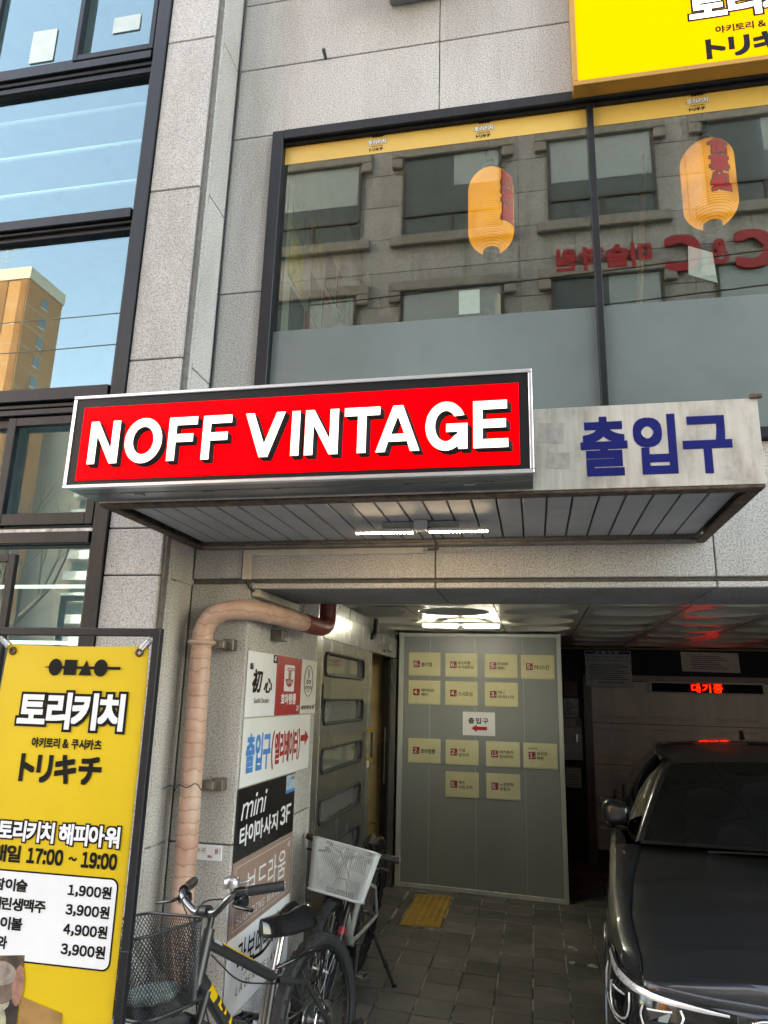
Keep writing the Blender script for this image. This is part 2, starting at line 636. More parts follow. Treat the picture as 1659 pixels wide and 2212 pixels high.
# ================================================================== THE SETTING
FX, FZ = (1, 0, 0), (0, 0, 1)          # print axes on the street front
SX = (0, 1, 0)                         # print axis on the passage side wall
FLOOR_SLOPE = -.0276
def floor_z(x):
    return FLOOR_SLOPE * (x + .5)

# street and ground
g = MB().add([(-300, -300, -.30), (300, -300, -.30), (300, 300, -.30), (-300, 300, -.30)], [(0, 1, 2, 3)])
struct(g.build('ground', ASPHALT))
r = MB().box(-16, 12, -1.2, 3.25, -.29, -.16)
struct(r.build('pavement', paint('pavement_concrete', (.36, .35, .335), .85, var=.25, vscale=6, bmp=.4)))

# passage floor: mortar bed with single stone tiles
fl = MB()
x0, x1, y0, y1 = -1.30, 4.3, 3.0, 9.0
fl.add([(x0, y0, floor_z(x0) - .006), (x1, y0, floor_z(x1) - .006), (x1, y1, floor_z(x1) - .006), (x0, y1, floor_z(x0) - .006),
        (x0, y0, -.28), (x1, y0, -.28), (x1, y1, -.28), (x0, y1, -.28)],
       [(0, 1, 2, 3), (4, 7, 6, 5), (0, 4, 5, 1), (1, 5, 6, 2), (2, 6, 7, 3), (3, 7, 4, 0)])
floor = struct(fl.build('floor', GROUT, origin=(0, 6, 0)))
tile_src = None
tw, td = .217, .243
for i in range(-5, 8):
    for j in range(0, 23):
        cx, cy = -.161 + tw * i, 3.56 + td * j - .02 * i
        if cx - tw / 2 < -1.30 or cy + td / 2 > 9.0:
            continue
        if -1.12 < cx < -.70 and 5.93 < cy < 6.92:
            continue
        zc = floor_z(cx) + random.uniform(-.0012, .0012)
        if tile_src is None:
            tile_src = MB().cbox(-tw / 2 + .004, tw / 2 - .004, -td / 2 + .004, td / 2 - .004, -.012, 0, .003).build('floor_tile', FLOORTILE, floor, origin=(0, 0, 0))
            o = tile_src
            o.location = Vector((cx, cy, zc)) - WORLD_OF['floor']
        else:
            o = copy_to(tile_src, (cx, cy, zc), floor)
        o.rotation_euler = (random.uniform(-.004, .004), -math.atan(FLOOR_SLOPE) + random.uniform(-.004, .004), random.uniform(-.006, .006))
nar = None
for j in range(0, 23):
    cy = 3.56 + td * j + .10
    if cy + td / 2 > 9.0 or 5.0 < cy - 9:
        continue
    p = (-1.218, cy, floor_z(-1.218))
    if nar is None:
        nar = MB().cbox(-.078, .078, -td / 2 + .004, td / 2 - .004, -.012, 0, .003).build('floor_tile', FLOORTILE, floor, origin=(0, 0, 0))
        nar.location = Vector(p) - WORLD_OF['floor']
        o = nar
    else:
        o = copy_to(nar, p, floor)
    o.rotation_euler = (random.uniform(-.004, .004), -math.atan(FLOOR_SLOPE), random.uniform(-.005, .005))
# cut tiles round the tactile strip
for (a, b_, c_, d_) in ((-1.12, -1.06, 5.93, 6.92), (-.728, -.70, 5.93, 6.92)):
    o = MB().cbox(a, b_, c_, d_, floor_z(a) - .012, floor_z(a) - .001, .002).build('floor_tile', FLOORTILE, floor)
# old white paint spots on the tiles near the car
SPOT = paint('paint_spot', (.50, .50, .47), .7, var=.3, vscale=60)
for (cx, cy, r_, sd_) in ((.205, 5.60, .030, 1), (.335, 5.585, .036, 2), (.215, 5.92, .032, 3), (.245, 5.88, .020, 4), (-.05, 6.30, .012, 5)):
    rnd = random.Random(sd_)
    poly = [(cx + r_ * rnd.uniform(.45, 1.1) * cos(2 * pi * i / 14), cy + r_ * rnd.uniform(.5, 1.5) * sin(2 * pi * i / 14)) for i in range(14)]
    MB().add([(x_, y_, floor_z(x_) + .0025) for x_, y_ in poly] + [(x_, y_, floor_z(x_) - .002) for x_, y_ in poly],
             [tuple(range(14))] + [(i, i + 14, (i + 1) % 14 + 14, (i + 1) % 14) for i in range(14)]).build('paint_spot', SPOT, floor)
# yellow tactile strip of three blister tiles
tact = empty('tactile_strip', (-.894, 6.43, floor_z(-.89)), 'strip of three worn yellow blister paving tiles set in the dark floor', 'tactile paving')
for k in range(3):
    ya = 5.985 + k * .298
    o = MB().cbox(-1.049, -.739, ya + .002, ya + .294, floor_z(-.9) - .012, floor_z(-.9) + .002, .003).build('tile', TACTILE, tact)
    d = MB()
    for a in range(6):
        for b_ in range(6):
            cx, cy = -1.049 + .026 + a * .0516, ya + .0245 + b_ * .0494
            d.lathe([(.0125, 0), (.0115, .003), (.007, .0055), (.0001, .006)], 8, Matrix.Translation((cx, cy, floor_z(-.9) + .002)))
    stuff(d.build('blisters', paint('tactile_dome', (.50, .32, .08), .5, var=.3, vscale=20), o))

# ------------------------------------------------------------------ granite pillar beside the left windows
pil = empty('granite_pillar', (-1.75, 3.06, 0), 'speckled grey granite pillar beside the tall left windows, standing proud of the wall', 'pillar')
MB().box(-1.90, -1.612, 2.945, 3.35, -.2, 6.2).build('core', MORTAR, pil)
zs = [-.2, 1.06, 2.187, 2.404, 3.243, 4.20, 5.15, 6.2]
for a, b_ in zip(zs, zs[1:]):
    slab('granite_slab', GRANITE_L, pil, -1.897, -1.622, 2.92, 2.962, a + .003, b_ - .003, .004)
MB().box(-1.621, -1.606, 2.935, 2.968, -.2, 6.2).build('corner_joint', MORTAR, pil)
slab('edge_strip', GRANITE_L, pil, -1.6215, -1.6005, 2.968, 2.992, -.2, 6.2, .003)
zs = [-.2, 1.05, 2.18, 3.22, 4.20, 5.18, 6.2]
for a, b_ in zip(zs, zs[1:]):
    slab('granite_slab', GRANITE, pil, -1.63, -1.60, 2.996, 3.196, a + .003, b_ - .003, .003)

# ------------------------------------------------------------------ granite street wall
wall = empty('granite_wall', (-.4, 3.25, 0), 'speckled grey granite street front around the shop window and over the entrance', 'wall')
MB().box(-1.60, -1.352, 3.229, 3.34, 2.2, 4.70).build('backing', MORTAR, wall)
MB().box(-1.60, -1.312, 3.229, 4.33, -.2, 2.2).build('backing', MORTAR, wall)
MB().box(-1.60, 2.7, 3.229, 3.34, 4.715, 6.2).build('backing', MORTAR, wall)
MB().box(-1.352, 2.7, 3.229, 3.34, 2.2, 2.79).build('backing', MORTAR, wall)
for a, b_ in ((2.212, 2.75), (2.75, 3.74), (3.74, 4.716)):
    slab('granite_slab', GRANITE, wall, -1.597, -1.352, 3.2, 3.23, a + .003, b_ - .003)
for a, b_ in ((-.2, 1.045), (1.045, 2.19)):
    slab('granite_slab', GRANITE, wall, -1.597, -1.303, 3.2, 3.23, a + .003, b_ - .003)
cuts = [-1.597, -.425, .755, 1.935, 2.7]
for za, zb in ((4.716, 5.185), (5.185, 5.66), (5.66, 6.2)):
    for xa, xb in zip(cuts, cuts[1:]):
        slab('granite_slab', GRANITE, wall, xa + .0025, xb - .0025, 3.2, 3.23, za + .003, zb - .003)
cuts2 = [-1.352, -.425, .755, 1.935, 2.7]
for xa, xb in zip(cuts2, cuts2[1:]):
    slab('granite_slab', GRANITE, wall, xa + .0025, xb - .0025, 3.2, 3.23, 2.212, 2.797)
    slab('granite_strip', GRANITE, wall, max(xa, -1.30) + .0025, xb - .0025, 3.2, 3.229, 2.166, 2.190, .003)
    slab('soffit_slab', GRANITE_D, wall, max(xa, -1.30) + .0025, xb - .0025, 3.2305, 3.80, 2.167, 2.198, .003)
MB().box(-1.30, 2.7, 3.232, 3.79, 2.199, 2.45).build('beam_core', MORTAR, wall)
for (ya, yb) in ((3.2315, 4.025), (4.031, 4.333)):
    for (za, zb) in ((-.2, 1.047), (1.053, 2.30)):
        slab('granite_slab', GRANITE, wall, -1.335, -1.30, ya, yb, za, zb)
# spigot and dark stub left in the joints
sp = MB().tube([(-1.074, 3.20, 5.186), (-1.074, 3.165, 5.193), (-1.072, 3.145, 5.20)], .010, 8)
tag(sp.build('wall_spigot', paint('spigot_metal', (.05, .07, .05), .5)), 'little dark pipe stub poking from a joint of the granite wall', 'pipe stub')
cb = MB().tube([(-1.587, 3.186, 6.1), (-1.585, 3.187, 5.0), (-1.590, 3.186, 4.2), (-1.586, 3.187, 3.4), (-1.589, 3.188, 2.6), (-1.587, 3.188, 2.41)], .006, 8)
tag(cb.build('wall_cable', BLACK_GLOSS), 'thin dark cable running down the inner corner of the granite pillar', 'cable')
ob = MB().cbox(-.71, -.39, 3.03, 3.199, 5.475, 5.75, .01)
tag(ob.build('wall_unit', paint('unit_grey', (.18, .18, .17), .5)), 'dark underside of a box mounted on the granite wall at the top edge', 'wall box')

# ------------------------------------------------------------------ rest of the building (upper floors, wings, back)
bld = empty('building', (0, 8, 0), 'tall granite clad commercial building that the shop front belongs to', 'building')
MB().box(-16, 9, 3.0, 13, 6.2, 25).build('upper_floors', GRANITE, bld)
MB().box(-16, -5.2, 2.95, 13, -.2, 6.2).build('left_wing', GRANITE, bld)
MB().box(4.3, 9, 3.2, 13, -.2, 6.2).build('right_wing', GRANITE, bld)
MB().box(-5.2, 4.3, 9.1, 13, -.2, 6.2).build('rear_wing', GRANITE, bld)
MB().box(2.7, 4.3, 3.2, 3.6, 2.30, 6.2).build('front_wall', GRANITE, bld)
MB().box(3.9, 4.3, 3.2, 3.8, -.2, 2.30).build('front_pier', GRANITE, bld)

# ------------------------------------------------------------------ rooms behind the glass
ROOM = paint('room_wall', (.32, .30, .27), .7, var=.15, vscale=3)
ROOM_C = paint('room_ceiling', (.22, .21, .195), .7, var=.15, vscale=3)
rm = MB()
rm.add([(-1.36, 3.3, 2.62), (4.2, 3.3, 2.62), (4.2, 8.4, 2.62), (-1.36, 8.4, 2.62), (-1.36, 3.3, 5.3), (4.2, 3.3, 5.3), (4.2, 8.4, 5.3), (-1.36, 8.4, 5.3)],
       [(0, 1, 2, 3), (1, 5, 6, 2), (2, 6, 7, 3), (3, 7, 4, 0)])
struct(rm.build('shop_room', ROOM))
struct(MB().box(-1.40, 4.3, 3.3, 8.5, 5.30, 5.45).build('shop_ceiling', ROOM_C))
ROOM2 = paint('stair_wall', (.62, .64, .64), .7, var=.12, vscale=3)
rm = MB()
rm.add([(-5.1, 3.06, -.19), (-1.91, 3.06, -.19), (-1.91, 6.2, -.19), (-5.1, 6.2, -.19), (-5.1, 3.06, 6.15), (-1.91, 3.06, 6.15), (-1.91, 6.2, 6.15), (-5.1, 6.2, 6.15)],
       [(0, 1, 2, 3), (1, 5, 6, 2), (2, 6, 7, 3), (3, 7, 4, 0), (4, 7, 6, 5)])
struct(rm.build('stair_room', ROOM2))
struct(MB().box(-1.91, -1.61, 3.06, 3.4, -.2, 6.2).build('stair_side_wall', ROOM2))

# ------------------------------------------------------------------ left tall window wall
lw = empty('window_wall', (-2.9, 2.95, 0), 'tall stack of black framed windows left of the granite pillar, mirroring blue sky', 'window')
MB().cbox(-1.972, -1.899, 2.905, 3.05, -.2, 6.2, .004).build('jamb', FRAME, lw)
MB().cbox(-1.992, -1.973, 2.93, 3.02, -.2, 6.2, .003).build('inner_jamb', FRAME, lw)
XL = -5.2
def transom(z0, z1, steps):
    mb = MB()
    mb.cbox(XL, -1.993, 2.955, 3.03, z0, z1, .003)
    for (a, b_, y) in steps:
        mb.cbox(XL, -1.9935, y, 2.9555, a, b_, .003)
    mb.build('transom', FRAME, lw)
transom(5.0, 5.15, ((5.075, 5.128, 2.918), (5.045, 5.070, 2.935), (5.004, 5.040, 2.945)))
transom(4.013, 4.125, ((4.062, 4.12, 2.916), (4.04, 4.056, 2.935)))
transom(2.985, 3.13, ((3.06, 3.126, 2.914), (3.03, 3.05, 2.932), (2.99, 3.02, 2.922)))
transom(2.335, 2.43, ((2.34, 2.395, 2.916),))
transom(.55, .64, ((.56, .62, 2.92),))
MB().box(XL, -1.905, 2.93, 2.97, 2.397, 2.412).build('flashing', paint('worn_white_flashing', (.42, .42, .42), .5, .3, var=.6, vscale=25), lw)
panes = {}
for k, (za, zb) in enumerate(((5.15, 6.2), (4.125, 5.0), (3.13, 4.013), (2.43, 2.985), (.64, 2.335))):
    g = MB().box(XL, -1.99, 2.985, 2.991, za, zb).build('glass_pane', GLASS_BLUE, lw)
# sliding sashes: top window and the low window beside the canopy
def sash(xa, xb, za, zb, w, y):
    mb = MB()
    mb.cbox(xa, xa + w, y, y + .03, za, zb, .003).cbox(xb - w, xb, y, y + .03, za, zb, .003)
    mb.cbox(xa + w, xb - w, y + .001, y + .029, za, za + w * 1.3, .003).cbox(xa + w, xb - w, y + .001, y + .029, zb - w, zb, .003)
    mb.build('sash', FRAME, lw)
sash(-2.50, -1.995, 5.152, 6.15, .030, 2.93)
sash(-3.10, -2.475, 5.152, 6.15, .030, 2.953)
sash(-2.53, -1.995, 2.432, 2.982, .045, 2.93)
sash(-3.2, -2.50, 2.432, 2.982, .045, 2.953)
# notices stuck inside the top glass
for (a, b_, c_, d_) in ((-2.83, -2.67, 5.24, 5.47), (-2.30, -2.13, 5.36, 5.47)):
    tag(MB().box(a, b_, 2.978, 2.980, c_, d_).build('paper_notice', paint('pale_notice', (.50, .60, .58), .5)), 'portrait pale paper notice on the left sash of the top window' if a < -2.5 else 'landscape pale paper notice on the right sash of the top window', 'notice')
# guard rails inside
rails = ((4.934, 3.08), (4.677, 3.08), (4.418, 3.08))
names = ('uppermost', 'middle', 'lowest')
for (z, y), n in zip(rails, names):
    tag(MB().tube([(-5.0, y, z), (-1.95, y, z)], .013, 10).build('guard_rail', paint('pale_rail', (.86, .88, .88), .35)), n + ' of three pale guard rails behind the second window from the top', 'guard rail', 'guard rails behind the blue glass')
for z, n in ((2.194, 'upper'), (1.908, 'lower')):
    m_ = emit('tube_light', (.85, 1.0, .97), 1.6)
    tag(MB().tube([(-4.8, 3.3, z), (-2.0, 3.3, z)], .009, 8).build('light_tube', m_), n + ' thin lit tube seen through the bottom left window', 'light tube')

# ------------------------------------------------------------------ shop window over the entrance
sw = empty('shop_window', (.2, 3.23, 2.8), 'wide black framed shop window with yellow top film and frosted lower half', 'window')
MB().cbox(-1.348, -1.283, 3.165, 3.32, 2.80, 4.708, .004).build('frame_jamb', FRAME, sw)
MB().cbox(-1.283, 2.7, 3.165, 3.32, 4.648, 4.710, .004).cbox(-1.283, 2.7, 3.19, 3.30, 4.632, 4.647, .002).build('frame_head', FRAME, sw)
MB().cbox(-1.283, 2.7, 3.165, 3.32, 2.80, 2.852, .004).build('frame_sill', FRAME, sw)
for xm in (.330, 1.60):
    MB().cbox(xm, xm + .032, 3.185, 3.30, 2.853, 4.631, .003).build('mullion', FRAME, sw)
for xa, xb in ((-1.282, .3295), (.3625, 1.5995), (1.6325, 2.69)):
    MB().box(xa, xb, 3.216, 3.222, 2.853, 4.631).build('glass_pane', GLASS_SHOP, sw)
    MB().box(xa, xb, 3.2135, 3.2145, 4.519, 4.631).build('top_film', YELLOW_BAND, sw)
    MB().box(xa, xb, 3.2135, 3.2145, 2.853, 3.505).build('frosted_film', FROST, sw)

def logo(parent, o, ux, uz, x, z, w, e, skewer=True, kk=1.0, kz=1.0):
    """skewer emblem and lettering; (x, z) lower left corner of the white word, w its width"""
    o = Vector(o); u = Vector(ux); v = Vector(uz); n = u.cross(v)
    h = .30 * w
    if skewer:
        def disc(cx, cz, rx, rz, k=20):
            return [(cx + rx * cos(2 * pi * i / k), cz + rz * sin(2 * pi * i / k)) for i in range(k)]
        sk = MB()
        zc = z + h + .21 * w
        r_ = .064 * w
        for q_, poly in enumerate((disc(x + .30 * w, zc, r_, r_ * 1.12), [(x + .385 * w, zc - r_), (x + .505 * w, zc - r_), (x + .505 * w, zc + r_), (x + .385 * w, zc + r_)],
                     [(x + .53 * w, zc - r_), (x + .655 * w, zc - r_), (x + .595 * w, zc + r_)], disc(x + .735 * w, zc, r_, r_ * 1.12),
                     [(x + .19 * w, zc - .002 * w), (x + .26 * w, zc - .012 * w), (x + .915 * w, zc - .012 * w), (x + .925 * w, zc), (x + .915 * w, zc + .012 * w), (x + .26 * w, zc + .010 * w)])):
            sk.prism(poly, o + n * (.0006 + .0003 * q_), u, v, n * .0002)
        sk.build('skewer_emblem', PRINT_K, parent)
    text_outlined('토리키치', WHITE_P if not kk == 2 else LIT_WHITE, PRINT_K if kk != 2 else LIT_DARK, parent, o, ux, uz, (x, z, w, h), .040, e, .03)
    K = PRINT_K if kk != 2 else LIT_DARK
    text('야키토리 & 쿠시카츠', K, parent, o, ux, uz, (x + .17 * w, z - .155 * w * kz, .655 * w, .085 * w * kz), .036, .05)
    text('トリキチ', K, parent, o, ux, uz, (x + .09 * w, z - .43 * w * kz, .76 * w, .23 * w * kz), .045, .09)

for k, xc in enumerate((-.763, -.190, .861)):
    logo(sw, (0, 3.2133, 0), FX, FZ, xc - .05, 4.577, .10, .0014)

# ------------------------------------------------------------------ lanterns hanging behind the glass
RIM_K = paint('lantern_cap', (.014, .014, .015), .35)
RED_INK = emit('glowing_red_ink', (.60, .012, .018), .22, (.50, .018, .025), .5)  # ink given a glow of its own, as if lit through the paper
def lantern(c, R, z0, z1, chars, ang, label):
    t = empty('paper_lantern', (c[0], c[1], z0), label, 'lantern', 'paper lanterns behind the shop window')
    H = z1 - z0
    def rad(t_):
        q = abs(2 * t_ - 1)
        return R * (1 - .62 * max(0, (q - .50) / .50) ** 2.3)
    prof = []
    N = 46
    for i in range(N):
        ta, tb = i / N, (i + .5) / N
        prof.append((rad(ta) - .0022, z0 + .035 + ta * (H - .07)))
        prof.append((rad(tb) + .0018, z0 + .035 + tb * (H - .07)))
    prof.append((rad(1) - .002, z1 - .035))
    M = Matrix.Translation((c[0], c[1], 0))
    MB().lathe(prof, 40, M).build('shade', LANTERN, t)
    MB().lathe([(.03, z0), (.044, z0), (.047, z0 + .012), (.047, z0 + .04), (.04, z0 + .042)], 20, M).build('base_cap', RIM_K, t)
    MB().lathe([(.04, z1 - .042), (.047, z1 - .04), (.047, z1 - .008), (.03, z1)], 20, M).build('top_cap', RIM_K, t)
    hk = MB().tube([(c[0], c[1], z1), (c[0], c[1], z1 + .09)], .005, 8).cbox(c[0] - .022, c[0] + .022, c[1] - .012, c[1] + .012, z1 + .04, z1 + .12, .004)
    hk.tube([(c[0], c[1], z1 + .12), (c[0], c[1], 5.299)], .004, 6)
    hk.build('hook', RIM_K, t)
    # brushed characters wrapped on the shade
    for layer, (mat, bold, lift) in enumerate(((RIM_K, .085, .0045), (RED_INK, .045, .0062))):
        bm = bmesh.new()
        for k, ch in enumerate(chars):
            vv, ff = glyph(ch)
            a, b_ = min(p[0] for p in vv), max(p[0] for p in vv)
            cc, d_ = min(p[1] for p in vv), max(p[1] for p in vv)
            q = 1
            for st, (dx, dy) in enumerate([(i * bold, j * bold) for i in (-1, -.5, 0, .5, 1) for j in (-1, -.5, 0, .5, 1)] if layer == 0 else [(i * bold, j * bold) for i in (-1, 0, 1) for j in (-1, 0, 1)]):
                ids = [bm.verts.new(((p[0] - (a + b_) / 2 + dx) * .100, st * .00004, (p[1] - (cc + d_) / 2 + dy) * .105 + (1 - k) * .108)) for p in vv]
                for f in ff:
                    try:
                        bm.faces.new([ids[i] for i in f])
                    except ValueError:
                        pass
        for s_ in range(-4, 5):
            bmesh.ops.bisect_plane(bm, geom=bm.verts[:] + bm.edges[:] + bm.faces[:], plane_co=(s_ * .014, 0, 0), plane_no=(1, 0, 0))
        zc = (z0 + z1) / 2 + .02
        for v in bm.verts:
            tt = (v.co.z + zc - z0 - .035) / (H - .07)
            rr = rad(min(1, max(0, tt))) + lift + v.co.y
            a = ang + v.co.x / R
            v.co = Vector((c[0] + rr * sin(a), c[1] - rr * cos(a), v.co.z + zc))
        me = bpy.data.meshes.new('lettering')
        bm.to_mesh(me)
        bm.free()
        me.materials.append(mat)
        o = bpy.data.objects.new('outline' if layer == 0 else 'lettering', me)
        COL.objects.link(o)
        o.parent = t
        o.location = -WORLD_OF[t.name]
lantern((-.172, 3.50), .123, 4.014, 4.585, '居酒屋', radians(50), 'orange paper lantern with red characters on its right side, left of the mullion')
lantern((.955, 3.50), .130, 4.048, 4.600, '食事処', radians(12), 'orange paper lantern with red characters facing front, right of the mullion')

# things hanging in the shop room
tag(MB().cbox(-.345, -.235, 3.46, 3.463, 3.66, 3.80, .0005).build('paper_notice', PAPER), 'small white sheet stuck inside the shop glass under the left lantern', 'notice')
tag(MB().prism([(0, 0), (.13, -.06), (.12, .11), (.01, .16)], (.80, 3.42, 3.76), (1, 0, 0), (0, 0, 1), (0, .003, 0)).build('paper_notice', PAPER), 'crooked white sheet stuck inside the shop glass under the right lantern', 'notice')
WOODP = paint('pale_wood', (.34, .25, .15), .6, var=.2, vscale=10)
for (a, b_, lab) in (((.62, 4.2, 3.3), (.80, 4.3, 5.2), 'slanting pale wooden post behind the right shop pane'), ((-.165, 3.9, 3.3), (-.158, 3.9, 4.02), 'short upright wooden post behind the left shop pane')):
    tag(MB().tube([a, b_], .018, 4, smooth=False).build('wooden_post', WOODP), lab, 'post')
tv = MB().cbox(-.46, -.20, 4.08, 4.10, 3.78, 3.98, .004).cbox(-.36, -.30, 4.10, 4.2, 3.84, 3.92, .004).cbox(-.44, -.41, 4.05, 4.081, 3.74, 4.02, .003).cbox(-.25, -.22, 4.05, 4.081, 3.74, 4.02, .003)
tag(tv.build('wall_bracket', BLACK), 'black screen bracket seen dimly inside the shop window', 'bracket')
POST = [paint('poster_%d' % i, c, .5, var=.5, vscale=18) for i, c in enumerate(((.30, .06, .05), (.42, .34, .10), (.35, .34, .30), (.08, .09, .11), (.14, .24, .14)))]
k = 0
for j in range(4):
    for i in range(5):
        y_ = 3.6 + i * .34 + random.uniform(-.03, .03)
        z_ = 3.35 + j * .36 + random.uniform(-.03, .03)
        lab = ('%s poster from the glass in the %s row on the shop side wall' % (('first', 'second', 'third', 'fourth', 'fifth')[i], ('bottom', 'second', 'third', 'top')[j]))
        tag(MB().box(-1.358, -1.354, y_, y_ + .26, z_, z_ + .30).build('wall_poster', POST[(i * 2 + j * 3) % 5]), lab, 'poster', 'posters on the shop side wall')
        k += 1
# ------------------------------------------------------------------ entrance canopy
can = empty('entrance_canopy', (-.42, 2.8, 2.36), 'steel entrance canopy with slatted soffit and rust stained edges', 'canopy')
MB().cbox(-1.578, .721, 2.345, 2.349, 2.364, 2.650, .001).build('fascia', STAINLESS_SIGN, can)
MB().cbox(.717, .721, 2.350, 3.195, 2.364, 2.650, .001).build('side_panel', STAINLESS_SIGN, can)
MB().cbox(-1.578, -1.574, 2.350, 3.195, 2.364, 2.650, .001).build('side_panel', STEEL_D, can)
MB().box(-1.574, .717, 2.352, 3.195, 2.638, 2.646).build('top_plate', STEEL_D, can)
MB().cbox(.698, .735, 2.333, 2.349, 2.648, 2.662, .002).build('corner_cap', RUST, can)
MB().cbox(-1.578, .721, 2.346, 2.400, 2.352, 2.3635, .003).build('edge_lip', RUST, can)
MB().cbox(-1.578, -1.535, 2.4005, 3.195, 2.353, 2.3635, .003).build('edge_lip', RUST, can)
MB().cbox(.680, .721, 2.4005, 3.195, 2.353, 2.3635, .003).build('edge_lip', RUST, can)
MB().cbox(-1.5345, .6795, 3.135, 3.195, 2.350, 2.3635, .003).build('back_angle', paint('back_angle_steel', (.20, .17, .14), .5, .5, var=.4, vscale=15), can)
MB().box(-1.57, .715, 2.36, 3.19, 2.400, 2.404).build('soffit_deck', BLACK, can)
sl = None
pitch = .0865
n = 25
for i in range(n):
    x = -1.532 + i * pitch * 1.022
    if sl is None:
        mb = MB().cbox(.0035, pitch * 1.022 - .0035, 0, .73, 0, .012, .0025)
        sl = mb.build('soffit_slat', SOFFIT, can, origin=(0, 0, 0))
        sl.location = Vector((x, 2.402, 2.378)) - WORLD_OF[can.name]
    else:
        copy_to(sl, (x, 2.402, 2.378 + random.uniform(-.0012, .0012)), can).rotation_euler = (0, random.uniform(-.006, .006), 0)
text('출입구', NAVY, can, (0, 2.3447, 0), FX, FZ, (.169, 2.403, .466, .208), .034, .11)
# pale scraped patches left on the fascia
PATCH = paint('scraped_patch', (.40, .38, .345), .5, .2, var=.25, vscale=40)
for (a, b_, c_, d_) in ((.03, .115, 2.53, 2.595), (.055, .13, 2.44, 2.49), (.600, .640, 2.385, 2.42)):
    MB().prism([(a, c_), (b_, c_ - .006), (b_ + .004, d_), (a + .008, d_ + .004)], (0, 2.3446, 0), FX, FZ, (0, -.0004, 0)).build('glue_residue', PATCH, can)

# LED strip fixture under the canopy
LED = emit('led_strip', (1.0, .90, .74), 90.0)
lf = empty('led_fixture', (-.43, 2.79, 2.345), 'twin LED strip light lit under the canopy soffit', 'light fixture')
MB().cbox(-.455, -.402, 2.765, 2.815, 2.335, 2.377, .003).build('box', paint('fixture_grey', (.42, .42, .41), .4), lf)
MB().cbox(-.59, -.4555, 2.80, 2.83, 2.352, 2.377, .002).cbox(-.4015, -.28, 2.80, 2.83, 2.352, 2.377, .002).build('mounting_rail', paint('rail_grey', (.38, .38, .36), .4), lf)
for xa, xb in ((-.697, -.458), (-.398, -.161)):
    tr = MB().cbox(xa, xb, 2.772, 2.800, 2.330, 2.342, .002).build('tray', paint('tray_white', (.60, .60, .58), .4), lf)
    d = MB()
    k = 16
    for i in range(k):
        x = xa + .008 + (xb - xa - .016) * i / (k - 1)
        d.cbox(x - .0042, x + .0042, 2.778, 2.794, 2.3265, 2.3305, .001)
    stuff(d.build('diodes', LED, tr))
MB().tube([(-.40, 2.80, 2.35), (-.39, 2.9, 2.33), (-.40, 3.1, 2.325), (-.455, 3.185, 2.338)], .005, 6).build('cable', BLACK, lf)

# ------------------------------------------------------------------ red light box sign on the canopy
LIT_RED = emit('lit_red', (1.0, .0, .006), .80, (.10, .001, .002), .6, var=.06)
LIT_WHITE = emit('lit_white', (1.0, 1.0, 1.0), 1.25, (.8, .8, .8))
LIT_DARK = paint('dark_vinyl', (.010, .011, .012), .6, spec=.12)
sg = empty('lightbox_sign', (-.79, 2.25, 2.366), 'red and black light box sign with white block letters on the canopy front', 'sign')
MB().box(-1.592, .012, 2.160, 2.343, 2.3685, 2.705).build('casing', ALU_GREY, sg)
tm = MB()
tm.cbox(-1.597, .0155, 2.148, 2.172, 2.698, 2.710, .002).cbox(-1.597, .0155, 2.148, 2.172, 2.3655, 2.378, .002)
tm.cbox(-1.597, -1.585, 2.1485, 2.172, 2.3785, 2.6975, .002).cbox(.004, .0155, 2.1485, 2.172, 2.3785, 2.6975, .002)
tm.build('trim', ALU, sg)
MB().box(-1.585, .004, 2.154, 2.159, 2.378, 2.698).build('black_border', paint('sign_black', (.010, .011, .013), .4, spec=.25), sg)
MB().cbox(-1.551, -.026, 2.1495, 2.1535, 2.393, 2.664, .001).build('red_face', LIT_RED, sg)
MB().box(-1.59, .010, 2.235, 2.243, 2.3655, 2.3683).build('seam', STEEL_D, sg)
for x in (-1.36, -.19):
    MB().cbox(x - .018, x + .018, 2.245, 2.262, 2.3605, 2.3682, .002).build('latch', STEEL_D, sg)
for z in (2.44, 2.55, 2.63):
    MB().cyl((.013, 2.20, z), (.019, 2.20, z), .004, 8).build('rivet', STEEL, sg)

def ring(cx, cz, rx, rz, a0, a1, n_, k=1.0):
    return [(cx + rx * cos(radians(a0 + (a1 - a0) * i / n_)), cz + rz * sin(radians(a0 + (a1 - a0) * i / n_))) for i in range(n_ + 1)]
H_ = .156
Z0 = 2.448
S_ = .0285
def L_N(w):
    s = S_
    return [[(0, 0), (0, H_), (s * 1.02, H_), (w - s, .052), (w - s, H_), (w, H_), (w, 0), (w - s * 1.02, 0), (s, H_ - .052), (s, 0)]]
def L_F(w):
    s = S_
    return [[(0, 0), (0, H_), (w, H_), (w, H_ - s), (s, H_ - s), (s, .095), (w * .88, .095), (w * .88, .095 - s), (s, .095 - s), (s, 0)]]
def L_E(w):
    s = S_
    return [[(0, 0), (0, H_), (w, H_), (w, H_ - s), (s, H_ - s), (s, .094), (w * .96, .094), (w * .96, .094 - s), (s, .094 - s), (s, s), (w * 1.02, s), (w * 1.02, 0)]]
def L_V(w):
    return [[(0, H_), (.030, H_), (w / 2, .045), (w - .030, H_), (w, H_), (w / 2 + .015, 0), (w / 2 - .015, 0)]]
def L_I(w):
    return [[(0, 0), (0, H_), (w, H_), (w, 0)]]
def L_T(w):
    a, b_ = w / 2 - S_ / 2, w / 2 + S_ / 2
    return [[(0, H_), (w, H_), (w, H_ - S_), (b_, H_ - S_), (b_, 0), (a, 0), (a, H_ - S_), (0, H_ - S_)]]
